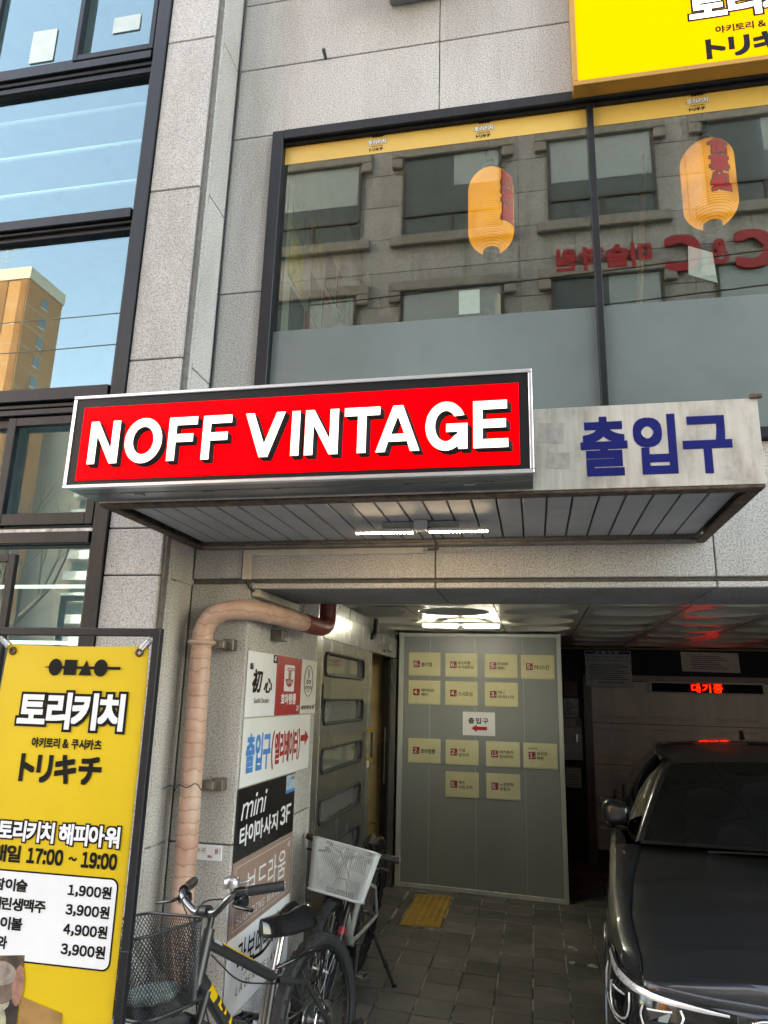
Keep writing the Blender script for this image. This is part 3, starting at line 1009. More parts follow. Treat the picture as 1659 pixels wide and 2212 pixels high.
def L_A(w):
    m = w / 2
    outer = [(0, 0), (m - .016, H_), (m + .016, H_), (w, 0), (w - .030, 0), (m + .031, .034), (m - .031, .034), (.030, 0)]
    hole = [(m - .022, .059), (m + .022, .059), (m, .120)]
    return [outer, hole]
def L_O(w):
    return [ring(w / 2, H_ / 2, w / 2, H_ / 2 + .004, 0, 350, 35), ring(w / 2, H_ / 2, w / 2 - .031, H_ / 2 - .0275, 0, 350, 35)]
def L_G(w):
    o_ = ring(w / 2, H_ / 2, w / 2 - .003, H_ / 2 + .004, 25, 305, 30)
    i_ = ring(w / 2, H_ / 2, w / 2 - .033, H_ / 2 - .0265, 318, 38, 28)
    p = o_ + [(w - .030, .016), (w - .028, 0), (w, 0), (w, .085), (w * .51, .085), (w * .51, .058), (w - .030, .058), (w - .032, .050)] + i_
    return [p]
def letter(polys, x, front_y, off, name):
    """oblique block letter: lit white face in front, dark block sides running down-right to the sign face"""
    loops = [[Vector((p[0], p[1], 0)) for p in poly] for poly in polys]
    tri = tessellate_polygon(loops)
    flat = [p for l_ in loops for p in l_]
    face = MB().add([(p.x + x, front_y, p.y + Z0) for p in flat], [tuple(t) for t in tri])
    f = face.build('letter', LIT_WHITE, sg)
    side = MB()
    for poly in polys:
        A = [(p[0] + x, front_y + .0005, p[1] + Z0) for p in poly]
        B = [(p[0] + x + off[0], 2.1493, p[1] + Z0 + off[1]) for p in poly]
        k = len(A)
        side.add(A + B, [(i, (i + 1) % k, k + (i + 1) % k, k + i) for i in range(k)])
    side.build('letter_return', LIT_DARK, f)
for fn, xa, xb in ((L_N, -1.508, -1.394), (L_O, -1.371, -1.231), (L_F, -1.208, -1.104), (L_F, -1.082, -.979), (L_V, -.930, -.790), (L_I, -.766, -.738),
                   (L_N, -.719, -.606), (L_T, -.586, -.468), (L_A, -.480, -.338), (L_G, -.322, -.187), (L_E, -.168, -.063)):
    letter(fn(xb - xa), xa, 2.1405, (.0135, -.0120), 'letter')

# ------------------------------------------------------------------ yellow light box sign at the top right
ys = empty('yellow_lightbox', (1.2, 3.13, 4.655), 'lit yellow light box sign in an amber frame above the shop window', 'sign')
MB().box(.263, 2.19, 3.094, 3.190, 4.657, 5.76).build('casing', AMBER, ys)
tm = MB()
tm.cbox(.261, 2.192, 3.078, 3.0935, 4.655, 4.683, .002).cbox(.261, 2.192, 3.078, 3.0935, 5.735, 5.762, .002)
tm.cbox(.261, .2865, 3.0785, 3.0935, 4.6835, 5.7345, .002).cbox(2.166, 2.192, 3.0785, 3.0935, 4.6835, 5.7345, .002)
tm.build('frame', AMBER, ys)
MB().box(.2868, 2.1655, 3.086, 3.0932, 4.6832, 5.7345).build('face', emit('lit_yellow', (1.0, .50, .0), .80, (.25, .17, .002), .5, var=.05), ys)
logo(ys, (0, 3.0858, 0), FX, FZ, .829, 4.934, .65, .010, kk=2, kz=.82)

# ------------------------------------------------------------------ ducts, pipe, plate on the wall
dct = empty('cable_duct', (-.9, 3.19, 2.2), 'beige plastic cable duct running along the granite beam under the canopy', 'cable duct')
MB().cbox(-1.298, -.477, 3.178, 3.199, 2.322, 2.349, .002).build('run', DUCT, dct)
MB().cbox(-1.340, -1.2985, 3.176, 3.199, 2.207, 2.348, .002).build('drop', DUCT, dct)
MB().cbox(-1.298, -1.262, 3.215, 3.83, 2.130, 2.165, .002).build('inner_run', DUCT, dct)
MB().tube([(-1.318, 3.185, 2.21), (-1.315, 3.186, 2.195), (-1.305, 3.19, 2.17), (-1.285, 3.21, 2.155)], .006, 6).build('cable', BLACK, dct)

pp = empty('wrapped_pipe', (-1.47, 3.10, 0), 'salmon wrapped riser pipe bending round the wall corner above the signs', 'pipe')
path = [(-1.462, 3.10, .34), (-1.464, 3.10, .9), (-1.470, 3.10, 1.4), (-1.476, 3.10, 1.80), (-1.476, 3.10, 1.90)]
bend = catmull([(-1.476, 3.10, 1.90), (-1.466, 3.10, 1.975), (-1.425, 3.105, 2.030), (-1.350, 3.12, 2.055), (-1.270, 3.17, 2.060), (-1.215, 3.28, 2.055), (-1.18, 3.46, 2.050), (-1.155, 3.64, 2.045)], 5)
mb = MB()
full = catmull(path, 10)[:-1] + bend
rr = []
for i, p in enumerate(full):
    rr.append(.0462 + .0009 * sin(i * 2.1) + .0008 * sin(i * .9 + 1))
mb.tube(full, rr, 22)
mb.build('wrapped_riser', WRAP, pp)
RED_PIPE = paint('red_pipe_wrap', (.22, .045, .040), .40, var=.3, vscale=14, bmp=.3, bscale=40)
MB().tube(catmull([(-1.158, 3.60, 2.046), (-1.145, 3.74, 2.043), (-1.135, 3.86, 2.048), (-1.130, 3.93, 2.075), (-1.130, 3.945, 2.13), (-1.130, 3.945, 2.30)], 6), .0475, 20).build('red_elbow', RED_PIPE, pp)
M = Matrix.Translation((-1.476, 3.10, 1.905))
MB().lathe([(.048, -.012), (.056, -.010), (.066, 0), (.064, .006), (.052, .012), (.048, .014)], 24, M).build('collar', WRAP, pp)
BRK = paint('bracket_steel', (.16, .14, .12), .5, .5, var=.4, vscale=20)
for z in (1.90, 1.295):
    MB().cbox(-1.43, -1.375, 3.115, 3.16, z - .018, z + .018, .003).cbox(-1.40, -1.345, 3.15, 3.199, z - .026, z + .026, .003).build('bracket', BRK, pp)
MB().cbox(-1.298, -1.235, 3.50, 3.58, 1.945, 2.0, .003).build('bracket', BRK, pp)
MB().lathe([(.075, 0), (.075, .05), (.055, .06), (.055, .35)], 20, Matrix.Translation((-1.462, 3.10, -.0))).build('base_flange', paint('flange_grey', (.16, .20, .20), .5, .3, var=.3), pp)
wires = [(-1.56, 3.02, 1.285), (-1.52, 3.02, 1.30), (-1.51, 3.03, 1.275), (-1.49, 3.02, 1.305), (-1.45, 3.02, 1.295), (-1.42, 3.04, 1.31), (-1.40, 3.06, 1.28)]
MB().tube(catmull(wires, 4), .0022, 5).build('tie_wire', BLACK, pp)

pl = empty('pipe_plate', (-1.41, 3.2, .98), 'small white plate with red lettering on the wall behind the pipe', 'sign')
MB().cbox(-1.49, -1.345, 3.195, 3.1995, .980, 1.043, .0005).build('plate', WHITE_P, pl)
text('송수구[', PRINT_MAROON, pl, (0, 3.1945, 0), FX, FZ, (-1.480, 1.008, .062, .022), .005, .05)
text('용]', PRINT_MAROON, pl, (0, 3.1945, 0), FX, FZ, (-1.378, 1.008, .026, .022), .005, .05)
text('MPa', PRINT_MAROON, pl, (0, 3.1945, 0), FX, FZ, (-1.408, .989, .020, .012), .02, .05)

# siamese fire inlet low on the wall
fi = empty('fire_inlet', (-1.68, 2.85, .62), 'grey green fire brigade inlet low on the pillar, half hidden by the banner', 'fire inlet')
GREEN_M = paint('inlet_bronze', (.15, .19, .185), .42, .5, var=.3, vscale=12)
MB().lathe([(.055, 0), (.055, .02), (.036, .03), (.036, .12), (.05, .13), (.05, .17), (.0001, .175)], 20, Matrix.Translation((-1.68, 2.92, .66)) @ Matrix.Rotation(radians(90), 4, 'X')).build('body', GREEN_M, fi)
MB().lathe([(.012, 0), (.012, .03)], 10, Matrix.Translation((-1.68, 2.83, .70))).build('bolt', GREEN_M, fi)

# ------------------------------------------------------------------ banner stands at the left
def stand(x0, x1, y, zt, w, name_label):
    s_ = empty('banner_stand', ((x0 + x1) / 2, y, 0), name_label, 'banner stand', 'black steel banner stands')
    base = -.16
    MB().cbox(x1 - w, x1, y - .012, y + .012, base, zt, .002).build('post', BLACKSTEEL, s_)
    MB().cbox(x0, x0 + w, y - .012, y + .012, base, zt, .002).build('post', BLACKSTEEL, s_)
    MB().cbox(x0 + w, x1 - w, y - .0115, y + .0115, zt - w, zt - .0005, .002).build('crossbar', BLACKSTEEL, s_)
    MB().cbox(x0 + w, x1 - w, y - .0115, y + .0115, base + .14, base + .165, .002).build('crossbar', BLACKSTEEL, s_)
    for xx in (x0 + w / 2, x1 - w / 2):
        MB().cbox(xx - .014, xx + .014, y - .26, y + .26, base, base + .02, .002).build('foot', BLACKSTEEL, s_)
    return s_
st1 = stand(-1.664, -1.082, 2.0, 1.872, .024, 'black steel frame stretching the yellow menu banner on springs')
MB().cbox(-1.107, -1.081, 1.987, 2.013, 1.008, 1.014, .001).build('post_joint', BLACK, st1)
st2 = stand(-2.56, -1.935, 2.40, 2.184, .030, 'taller black steel frame behind the yellow banner at the left edge')
def spring(a, b_, turns=7, r=.010):
    a, b_ = Vector(a), Vector(b_)
    d = b_ - a
    u = d.orthogonal().normalized()
    w = d.normalized().cross(u)
    pts = [a]
    N = turns * 10
    for i in range(N + 1):
        t = .2 + .6 * i / N
        an = 2 * pi * turns * i / N
        pts.append(a + d * t + (u * cos(an) + w * sin(an)) * r)
    pts.append(b_)
    return MB().tube(pts, .0016, 5)
bn = empty('menu_banner', (-1.36, 2.0, .55), 'yellow vertical menu banner with happy hour prices hung in a steel frame', 'banner')
BX0, BX1, BZ0, BZ1 = -1.602, -1.116, .42, 1.820
rows = []
for j in range(13):
    z = BZ0 + (BZ1 - BZ0) * j / 12
    row = []
    for i in range(9):
        s_ = i / 8
        x = BX0 + (BX1 - BX0) * s_
        y = 2.0000 + .0006 * sin(s_ * pi) * cos(j * .5)
        if j == 12 and i in (0, 8):
            x += .006 if i == 0 else -.006
        row.append((x, y, z - (.004 * (4 * s_ * (1 - s_)) if j == 12 else 0)))
    rows.append(row)
mb = MB().grid(rows)
mb.grid([[(p[0], p[1] + .0015, p[2]) for p in r] for r in rows], flip=True)
mb.build('sheet', YELLOW, bn)
EYE_M = paint('eyelet_brass', (.10, .055, .035), .35, .7)
for x, z in ((-1.577, 1.800), (-1.149, 1.801)):
    ring_ = [(x + .0095 * cos(2 * pi * i / 20), 1.9985, z + .0095 * sin(2 * pi * i / 20)) for i in range(20)]
    MB().tube(ring_, .0038, 8, closed=True).build('eyelet', EYE_M, bn)
    MB().cyl((x, 1.9998, z), (x, 1.9992, z), .007, 12).build('eyelet_hole', WHITE_P if x > -1.3 else EYE_M, bn)
for a, b_ in (((-1.636, 2.0, 1.846), (-1.577, 1.998, 1.802)), ((-1.112, 2.0, 1.846), (-1.149, 1.998, 1.803)), ((-1.636, 2.0, .40), (-1.59, 1.998, .44)), ((-1.112, 2.0, .40), (-1.13, 1.998, .44))):
    spring(a, b_).build('spring', CHROME, bn)
BO = (0, 1.9990, 0)
logo(bn, BO, FX, FZ, -1.528, 1.574, .352, .0075)
text_outlined('토리키치 해피아워', WHITE_P, PRINT_K, bn, BO, FX, FZ, (-1.538, 1.262, .390, .056), .035, .0042, .03, space=.24)
text('매일', PRINT_K, bn, BO, FX, FZ, (-1.545, 1.205, .092, .046), .034, .03)
text('17:00', PRINT_K, bn, BO, FX, FZ, (-1.433, 1.206, .116, .042), .045, .03)
text('~', PRINT_K, bn, BO, FX, FZ, (-1.300, 1.221, .026, .011), .045)
text('19:00', PRINT_K, bn, BO, FX, FZ, (-1.259, 1.206, .110, .042), .045, .03)
box = MB()
def rrect(x0, x1, z0, z1, r, k=6):
    P = []
    for cx, cz, a in ((x1 - r, z1 - r, 0), (x0 + r, z1 - r, 90), (x0 + r, z0 + r, 180), (x1 - r, z0 + r, 270)):
        P += [(cx + r * cos(radians(a + 90 * i / k)), cz + r * sin(radians(a + 90 * i / k))) for i in range(k + 1)]
    return P
MB().prism(rrect(-1.592, -1.137, .956, 1.186, .022), (0, 1.9990, 0), FX, FZ, (0, -.0003, 0)).build('price_box_border', PRINT_K, bn)
MB().prism(rrect(-1.588, -1.1415, .9605, 1.1815, .019), (0, 1.9984, 0), FX, FZ, (0, -.0003, 0)).build('price_box', WHITE_P, bn)
BP = (0, 1.9980, 0)
for s_, pr_, z, w in (('참이슬', '1,900원', 1.131, .110), ('기린생맥주', '3,900원', 1.082, .176), ('하이볼', '4,900원', 1.033, .110), ('사와', '3,900원', .984, .070)):
    text(s_, PRINT_K, bn, BP, FX, FZ, (-1.527, z, w, .033), .034, .03)
    text(pr_, PRINT_K, bn, BP, FX, FZ, (-1.289, z, .134, .033), .036, .05)
# printed photograph of drinks at the foot of the banner
ph = MB().prism([(-1.60, .42), (-1.392, .42), (-1.397, .975), (-1.60, .955)], (0, 1.9979, 0), FX, FZ, (0, -.0003, 0))
phm, nt, b_ = new_mat('drinks_photo')
v = pos_coord(nt)
c = ramp(nt, noise(nt, v, 9, 3), [(.40, (.012, .010, .009)), (.55, (.05, .030, .022)), (.66, (.34, .20, .09))])
nt.links.new(c, b_.inputs['Base Color'])
b_.inputs['Roughness'].default_value = .4
ph.build('printed_photo', phm, bn)
MB().prism([(-1.391, .42), (-1.262, .42), (-1.262, .846), (-1.391, .874)], (0, 1.9979, 0), FX, FZ, (0, -.0003, 0)).build('printed_table', paint('printed_wood', (.36, .19, .06), .4, var=.4, vscale=14), bn)
for (cx, cz, rx, rz, mt) in ((-1.465, .925, .050, .030, (.30, .24, .20)), (-1.455, .895, .046, .045, (.16, .11, .08)), (-1.475, .855, .050, .024, (.44, .42, .30)), (-1.470, .80, .044, .055, (.36, .35, .22)), (-1.405, .90, .018, .05, (.34, .16, .12))):
    MB().prism([(cx + rx * cos(2 * pi * i / 18), cz + rz * sin(2 * pi * i / 18)) for i in range(18)], (0, 1.9974 - cz * .0004, 0), FX, FZ, (0, -.0001, 0)).build('printed_glass', paint('printed_drink', mt, .4, var=.5, vscale=30), bn)
# ------------------------------------------------------------------ sign boards on the passage side wall (face x = -1.295)
SO = (-1.2948, 0, 0)
def board(name_label, y0, y1, z0, z1, mat, cat='sign', x=-1.2952):
    e = empty('sign_board', (-1.2985, (y0 + y1) / 2, z0), name_label, cat, 'tenant sign boards on the passage wall')
    MB().cbox(-1.2995, x, y0, y1, z0, z1, .0008).build('board', mat, e)
    return e
def T(e, s_, mat, y0, z0, w, h, bold=.02, **k):
    return text(s_, mat, e, SO, SX, FZ, (y0, z0, w, h), bold, **k)
def P2(e, poly, mat, name='mark', lift=.0008):
    return MB().prism(poly, (SO[0] + lift, 0, 0), SX, FZ, (.0003, 0, 0)).build(name, mat, e)
s1 = board('white sushi sign with black brush characters, top left of the passage wall', 3.222, 3.614, 1.581, 1.880, WHITE_P)
P2(s1, [(3.555, 1.838), (3.613, 1.838), (3.613, 1.879), (3.555, 1.879)], PRINT_K, 'floor_tag')
T(s1, '4F', WHITE_P, 3.566, 1.846, .036, .026, .02, lift=.0016)
T(s1, '鮨', PRINT_K, 3.245, 1.795, .048, .032, .02)
T(s1, '初', PRINT_K, 3.285, 1.690, .135, .110, .035, skew=.2)
T(s1, '心', PRINT_K, 3.440, 1.690, .115, .072, .035, skew=.25)
T(s1, 'Sushi Chosim', PRINT_K, 3.318, 1.642, .205, .024, .008, gap=.05)
s2 = board('red noodle bar sign with a white bowl emblem and a 2F mark', 3.626, 4.032, 1.579, 1.880, PRINT_R)
P2(s2, rrect(3.735, 3.905, 1.700, 1.838, .012), WHITE_P, 'emblem_panel')
bowl = [(3.755, 1.765)] + [(3.82 + .062 * cos(radians(a)), 1.763 - .040 * sin(radians(a)) ) for a in range(180, -1, -20)]
P2(s2, bowl, PRINT_R, 'bowl', .0016)
for z in (1.808, 1.818):
    P2(s2, [(3.775, z), (3.90, z), (3.90, z + .005), (3.775, z + .005)], PRINT_R, 'chopstick', .0016)
P2(s2, [(3.80, 1.765), (3.845, 1.765), (3.845, 1.808), (3.80, 1.808)], PINKTAN, 'noodles', .0016)
T(s2, 'HOYA', WHITE_P, 3.778, 1.738, .084, .019, .02, lift=.0024)
T(s2, '호야짬뽕', WHITE_P, 3.700, 1.632, .250, .058, .04, gap=.03)
T(s2, '2F', WHITE_P, 3.960, 1.598, .055, .028, .02)
s3 = board('white hair salon sign with scissors in an oval, top right of the side wall', 4.037, 4.330, 1.579, 1.880, paint('offwhite_print', (.66, .64, .60), .35, var=.05))
ov = [(-1.2938, 4.170 + .085 * cos(2 * pi * i / 40), 1.762 + .087 * sin(2 * pi * i / 40)) for i in range(40)]
MB().tube(ov, .0016, 5, closed=True).build('oval', PRINT_K, s3)
for sg_ in (-1, 1):
    P2(s3, [(4.170 - sg_ * .004, 1.775), (4.170 + sg_ * .004, 1.775), (4.170 + sg_ * .022, 1.83), (4.170 + sg_ * .016, 1.832)], PRINT_K, 'blade')
    rg = [(-1.2938, 4.170 + sg_ * .022 + .014 * cos(2 * pi * i / 16), 1.757 + .011 * sin(2 * pi * i / 16)) for i in range(16)]
    MB().tube(rg, .0018, 5, closed=True).build('handle', PRINT_K, s3)
T(s3, 'APRON', PRINT_K, 4.108, 1.714, .125, .020, .004, gap=.12)
T(s3, 'HAIR', PRINT_K, 4.150, 1.700, .040, .008, .004, gap=.12)
T(s3, '네이버 예약제', PRINT_K, 4.052, 1.600, .190, .025, .012, gap=.03, space=.2)
T(s3, '4F', PRINT_K, 4.258, 1.600, .055, .026, .03, skew=.15)
s4 = board('wide white entrance board with blue and red lettering and a red arrow', 3.222, 4.246, 1.277, 1.573, paint('white_board', (.72, .72, .70), .3, var=.05, vscale=3))
T(s4, '출입구', PRINT_B, 3.268, 1.330, .325, .175, .034, gap=.06)
T(s4, '(', PRINT_R, 3.605, 1.318, .035, .190, .02)
T(s4, '엘리베이터', PRINT_R, 3.652, 1.338, .372, .160, .028, gap=.08)
T(s4, ')', PRINT_R, 4.034, 1.335, .030, .170, .02)
P2(s4, [(4.075, 1.430), (4.150, 1.430), (4.150, 1.405), (4.222, 1.446), (4.150, 1.488), (4.150, 1.463), (4.075, 1.463)], PRINT_R, 'arrow')
s5 = board('black massage parlour board with white lettering and 3F', 3.214, 4.020, .970, 1.272, paint('black_board', (.012, .011, .011), .3, var=.2))
T(s5, 'mini', WHITE_P, 3.262, 1.135, .320, .100, .006, gap=.10, skew=.22)
T(s5, '타이마사지', WHITE_P, 3.262, 1.020, .500, .090, .026, gap=.05)
T(s5, '3F', WHITE_P, 3.800, 1.030, .165, .092, .022, gap=.08)
st = MB().box(-1.2946, -1.2940, 3.866, 4.014, 1.178, 1.266).build('sticker', paint('pale_blue_sticker', (.36, .50, .60), .3, var=.25, vscale=30), s5)
P2(s5, [(3.866, 1.178), (4.014, 1.178), (4.014, 1.193), (3.866, 1.193)], PRINT_B, 'sticker_band', .0012)
P2(s5, [(3.945, 1.240), (4.000, 1.240), (4.000, 1.254), (3.945, 1.254)], PINKTAN, 'sticker_mark', .0012)
s6 = board('brownish pink waxing salon board with thin white lettering and 6F', 3.216, 4.024, .668, .967, PINKTAN)
for (a, b_, c_, d_) in ((3.245, 3.995, .690, .692), (3.245, 3.995, .944, .946), (3.245, 3.248, .692, .944), (3.992, 3.995, .692, .820), (3.992, 3.995, .850, .944)):
    P2(s6, [(a, c_), (b_, c_), (b_, d_), (a, d_)], WHITE_P, 'border_line')
T(s6, '보드라움', WHITE_P, 3.380, .770, .545, .135, .004, gap=.14)
T(s6, '6F', WHITE_P, 3.945, .905, .040, .026, .008)
T(s6, 'SUGARING WAXING', WHITE_P, 3.285, .705, .660, .036, .002, gap=.2, space=.4, skew=.15)
s7 = board('white lash studio board with black brush lettering and 5F, lowest on the side wall', 3.216, 4.030, .352, .664, WHITE_P)
T(s7, '라보떼래쉬', PRINT_K, 3.330, .500, .520, .130, .010, gap=.12, skew=.12)
sw_ = catmull([(3.42, .475, 0), (3.52, .505, 0), (3.64, .497, 0), (3.76, .512, 0), (3.90, .550, 0)], 5)
up_ = [(p.x, p.y + .012 * sin(pi * i / (len(sw_) - 1)) + .001) for i, p in enumerate(sw_)]
lo_ = [(p.x, p.y - .004 * sin(pi * i / (len(sw_) - 1))) for i, p in enumerate(sw_)][::-1]
P2(s7, up_ + lo_, PRINT_K, 'swash')
T(s7, 'LA BEAUTE LASH', PRINT_K, 3.335, .420, .560, .034, .002, gap=.28, space=.2, skew=.12)
T(s7, '5F', PRINT_K, 3.935, .465, .055, .044, .002, gap=.1, skew=.12)

# ------------------------------------------------------------------ steel clad lift lobby wall with the ribbed door
ld = empty('lobby_wall', (-1.31, 5.6, 0), 'brushed steel cladding of the lobby wall between the granite and the pale panel', 'wall')
MB().cbox(-1.36, -1.302, 4.336, 4.470, -.02, 2.30, .003).build('jamb_panel', STEEL, ld)
MB().cbox(-1.36, -1.302, 5.80, 5.925, -.02, 2.03, .003).build('jamb_panel', STEEL, ld)
MB().cbox(-1.36, -1.299, 4.472, 5.800, 2.042, 2.215, .003).build('lintel_panel', STEEL, ld)
MB().cbox(-1.36, -1.299, 5.805, 7.04, 2.035, 2.215, .003).build('lintel_panel', STEEL, ld)
MB().box(-1.40, -1.312, 4.472, 7.04, 2.215, 2.30).build('upper_box', STEEL_D, ld)
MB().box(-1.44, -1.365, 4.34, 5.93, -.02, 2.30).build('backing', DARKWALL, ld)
MB().cbox(-1.35, -1.301, 6.98, 7.045, -.02, 2.03, .003).build('far_jamb', STEEL_D, ld)
struct(MB().box(-2.6, -1.36, 7.02, 7.10, -.02, 2.30).build('lobby_end_wall', MARBLE))
struct(MB().box(-2.62, -2.60, 5.93, 7.02, -.02, 2.30).build('lobby_back_wall', MARBLE))
struct(MB().box(-2.62, -1.44, 5.84, 5.93, -.02, 2.30).build('lobby_near_wall', MARBLE))
struct(MB().box(-2.62, -1.36, 5.84, 7.10, 2.12, 2.16).build('lobby_ceiling', DARKWALL))
struct(MB().box(-2.62, -1.302, 5.84, 7.10, -.05, .02).build('lobby_floor', FLOORTILE))
mt = None
for k in range(4):
    MB().cbox(-1.60, -1.415, 7.006, 7.019, .03 + k * .515, .54 + k * .515, .002).build('marble_tile', MARBLE, bpy.data.objects['lobby_end_wall'])
lift = empty('lift_door', (-1.37, 6.98, 0), 'dark bronze lift door edge standing in the lobby opening', 'door')
MB().cbox(-1.414, -1.352, 6.93, 7.005, .02, 2.04, .003).build('panel', paint('bronze_dark', (.035, .03, .027), .25, .6), lift)
MB().cbox(-1.385, -1.375, 6.922, 6.930, .9, 1.4, .001).build('edge_strip', STEEL, lift)

dr = empty('lobby_door', (-1.30, 5.13, 0), 'steel lobby door with a column of rounded rectangular windows', 'door')
DS = paint('door_steel', (.27, .272, .258), .25, .85, var=.18, vscale=3, streak=True, rvar=.45)
# leaf with five openings
ys_ = [4.474, 4.535, 5.64, 5.798]
zr = [(1.80, 1.953), (1.50, 1.657), (1.205, 1.358), (.905, 1.055), (.61, .762)]
mb = MB()
mb.cbox(-1.345, -1.3035, 4.474, 4.536, .01, 2.038, .002).cbox(-1.345, -1.3035, 5.638, 5.798, .01, 2.038, .002)
zz = [2.038] + [q for a, b_ in zr for q in (b_, a)] + [.01]
for i in range(0, len(zz), 2):
    mb.box(-1.345, -1.3036, 4.5355, 5.6385, zz[i + 1], zz[i])
mb.build('leaf', DS, dr)
DOORGLASS = paint('door_glass', (.12, .125, .12), .06, var=.1, spec=.8)
for a, b_ in zr:
    w = MB().box(-1.33, -1.325, 4.53, 5.645, a - .004, b_ + .004).build('window', DOORGLASS, dr)
    rg = [(-1.3015, y, z) for y, z in rrect(4.542, 5.632, a + .004, b_ - .004, .05, 5)]
    MB().tube(rg, .0085, 8, closed=True).build('gasket', RUBBER, w)
MB().cbox(-1.301, -1.297, 4.476, 5.796, 2.036, 2.046, .001).build('head_strip', STEEL, dr)
ph_ = MB().tube([(-1.27, 5.845, 1.195), (-1.27, 5.845, 1.425)], .010, 10)
h_ = ph_.build('pull_handle', BLACK_GLOSS, dr)
MB().cbox(-1.302, -1.262, 5.833, 5.857, 1.405, 1.430, .002).cbox(-1.302, -1.262, 5.833, 5.857, 1.190, 1.215, .002).build('mount', paint('brass_yellow', (.55, .36, .05), .35, .4), h_)
MB().cbox(-1.3025, -1.2965, 4.50, 4.512, 1.60, 1.75, .001).build('hinge', BLACK, dr)
tag(MB().box(-1.3018, -1.3012, 5.83, 5.905, 1.135, 1.188).build('door_sticker', PAPER), 'small pale sticker below the yellow ended handle of the lobby door', 'sticker')
hs = MB().tube(catmull([(-1.265, 5.87, 2.30), (-1.268, 5.88, 2.24), (-1.272, 5.88, 2.19), (-1.285, 5.87, 2.16), (-1.30, 5.85, 2.145)], 6), .020, 10)
for k in range(10):
    hs.lathe([(.0205, -.004), (.0245, 0), (.0205, .004)], 10, Matrix.Translation((-1.267 - .0008 * k, 5.875, 2.295 - k * .013)))
tag(hs.build('corrugated_hose', BLACK), 'short black corrugated conduit dropping from the ceiling by the lobby wall', 'conduit')
ls = empty('motion_sensor', (-1.28, 6.42, 2.08), 'small shiny chrome sensor on the steel lintel above the lobby opening', 'sensor')
MB().prism([(0, 0), (.05, .0), (.05, .055), (.02, .06), (0, .045)], (-1.2985, 6.34, 2.075), (1, 0, 0), (0, 0, 1), (0, .16, 0)).build('case', CHROME, ls)
MB().cbox(-1.285, -1.255, 6.50, 6.54, 2.07, 2.10, .003).build('lens', BLACK_GLOSS, ls)
# pale boards mirrored in the far cladding hang on this panel:
# ------------------------------------------------------------------ free standing directory panel
PY = 7.05
dp = empty('directory_panel', (-.51, 7.08, 0), 'tall grey green partition panel in a pale trim at the passage end', 'partition')
zl, zr_ = floor_z(-1.27), floor_z(.25)
MB().add([(-1.235, PY + .004, zl + .02), (.210, PY + .004, zr_ + .02), (.210, PY + .004, 2.252), (-1.235, PY + .004, 2.252), (-1.235, PY + .05, zl), (.210, PY + .05, zr_), (.210, PY + .05, 2.252), (-1.235, PY + .05, 2.252)],
         [(0, 1, 2, 3), (4, 7, 6, 5), (0, 4, 5, 1), (1, 5, 6, 2), (2, 6, 7, 3), (3, 7, 4, 0)]).build('panel', PANELGREY, dp)
MB().cbox(-1.284, -1.236, PY - .004, PY + .055, zl, 2.289, .003).build('trim_post', PANELTRIM, dp)
MB().cbox(.211, .252, PY - .004, PY + .055, zr_, 2.286, .003).build('trim_post', PANELTRIM, dp)
MB().cbox(-1.2355, .2105, PY - .003, PY + .055, 2.2525, 2.285, .003).build('top_trim', PANELTRIM, dp)
bt = MB().cbox(-1.2355, .2105, PY - .005, PY + .055, 0, .038, .003)
bt.v = [Vector((p.x, p.y, p.z + floor_z(p.x))) for p in bt.v]
bt.build('bottom_trim', PANELTRIM, dp)
for x in (-1.16, -1.0, -.90, -.78, -.52, -.2, .05):
    MB().cyl((x, PY - .0055, floor_z(x) + .02), (x, PY - .009, floor_z(x) + .02), .006, 8).build('screw', STEEL_D, dp)
# faint vertical seams of the sandwich board
for x in (-.98, -.55, -.10):
    MB().box(x, x + .003, PY + .0025, PY + .0038, floor_z(x) + .045, 2.25).build('seam', PANELTRIM, dp)
PLX = [-1.185, -.831, -.457, -.119]
PLATES = [
    (0, 1.877, '6F', ['블러썸'], 'sixth floor cream plate, top left of the directory panel'),
    (1, 1.875, '6F', ['보드라움', '슈가링왁싱'], 'cream sixth floor plate with two lines, second in the top row'),
    (2, 1.873, '5F', ['라보떼', '래쉬'], 'cream fifth floor plate with bright lamp glare, third in the top row'),
    (3, 1.869, '5F', ['이너스킨'], 'cream fifth floor plate at the right end of the top row'),
    (0, 1.613, '4F', ['에이프런', '헤어'], 'cream fourth floor plate at the left end of the second row'),
    (1, 1.611, '4F', ['스시초심'], 'cream fourth floor plate with one line in the middle of the second row'),
    (2, 1.610, '3F', ['미니', '타이마사지'], 'cream third floor plate at the right end of the second row'),
    (0, 1.081, '2F', ['호야짬뽕'], 'cream second floor plate left of the row below the arrow'),
    (1, 1.080, '2F', ['가양', '양꼬치'], 'cream second floor plate with two lines, second in the row below the arrow'),
    (2, 1.079, '1.5F', ['야키토리', '트리키치'], 'cream one and a half floor plate, third in the row below the arrow'),
    (3, 1.078, '1F', ['옥된장', '백돈'], 'cream first floor plate at the right end of the row below the arrow'),
    (1, .799, 'B1', ['예수', '사랑교회'], 'left cream basement plate in the bottom row of the panel'),
    (2, .800, 'B1', ['노원문화', '부동산'], 'right cream basement plate in the bottom row of the panel'),
]
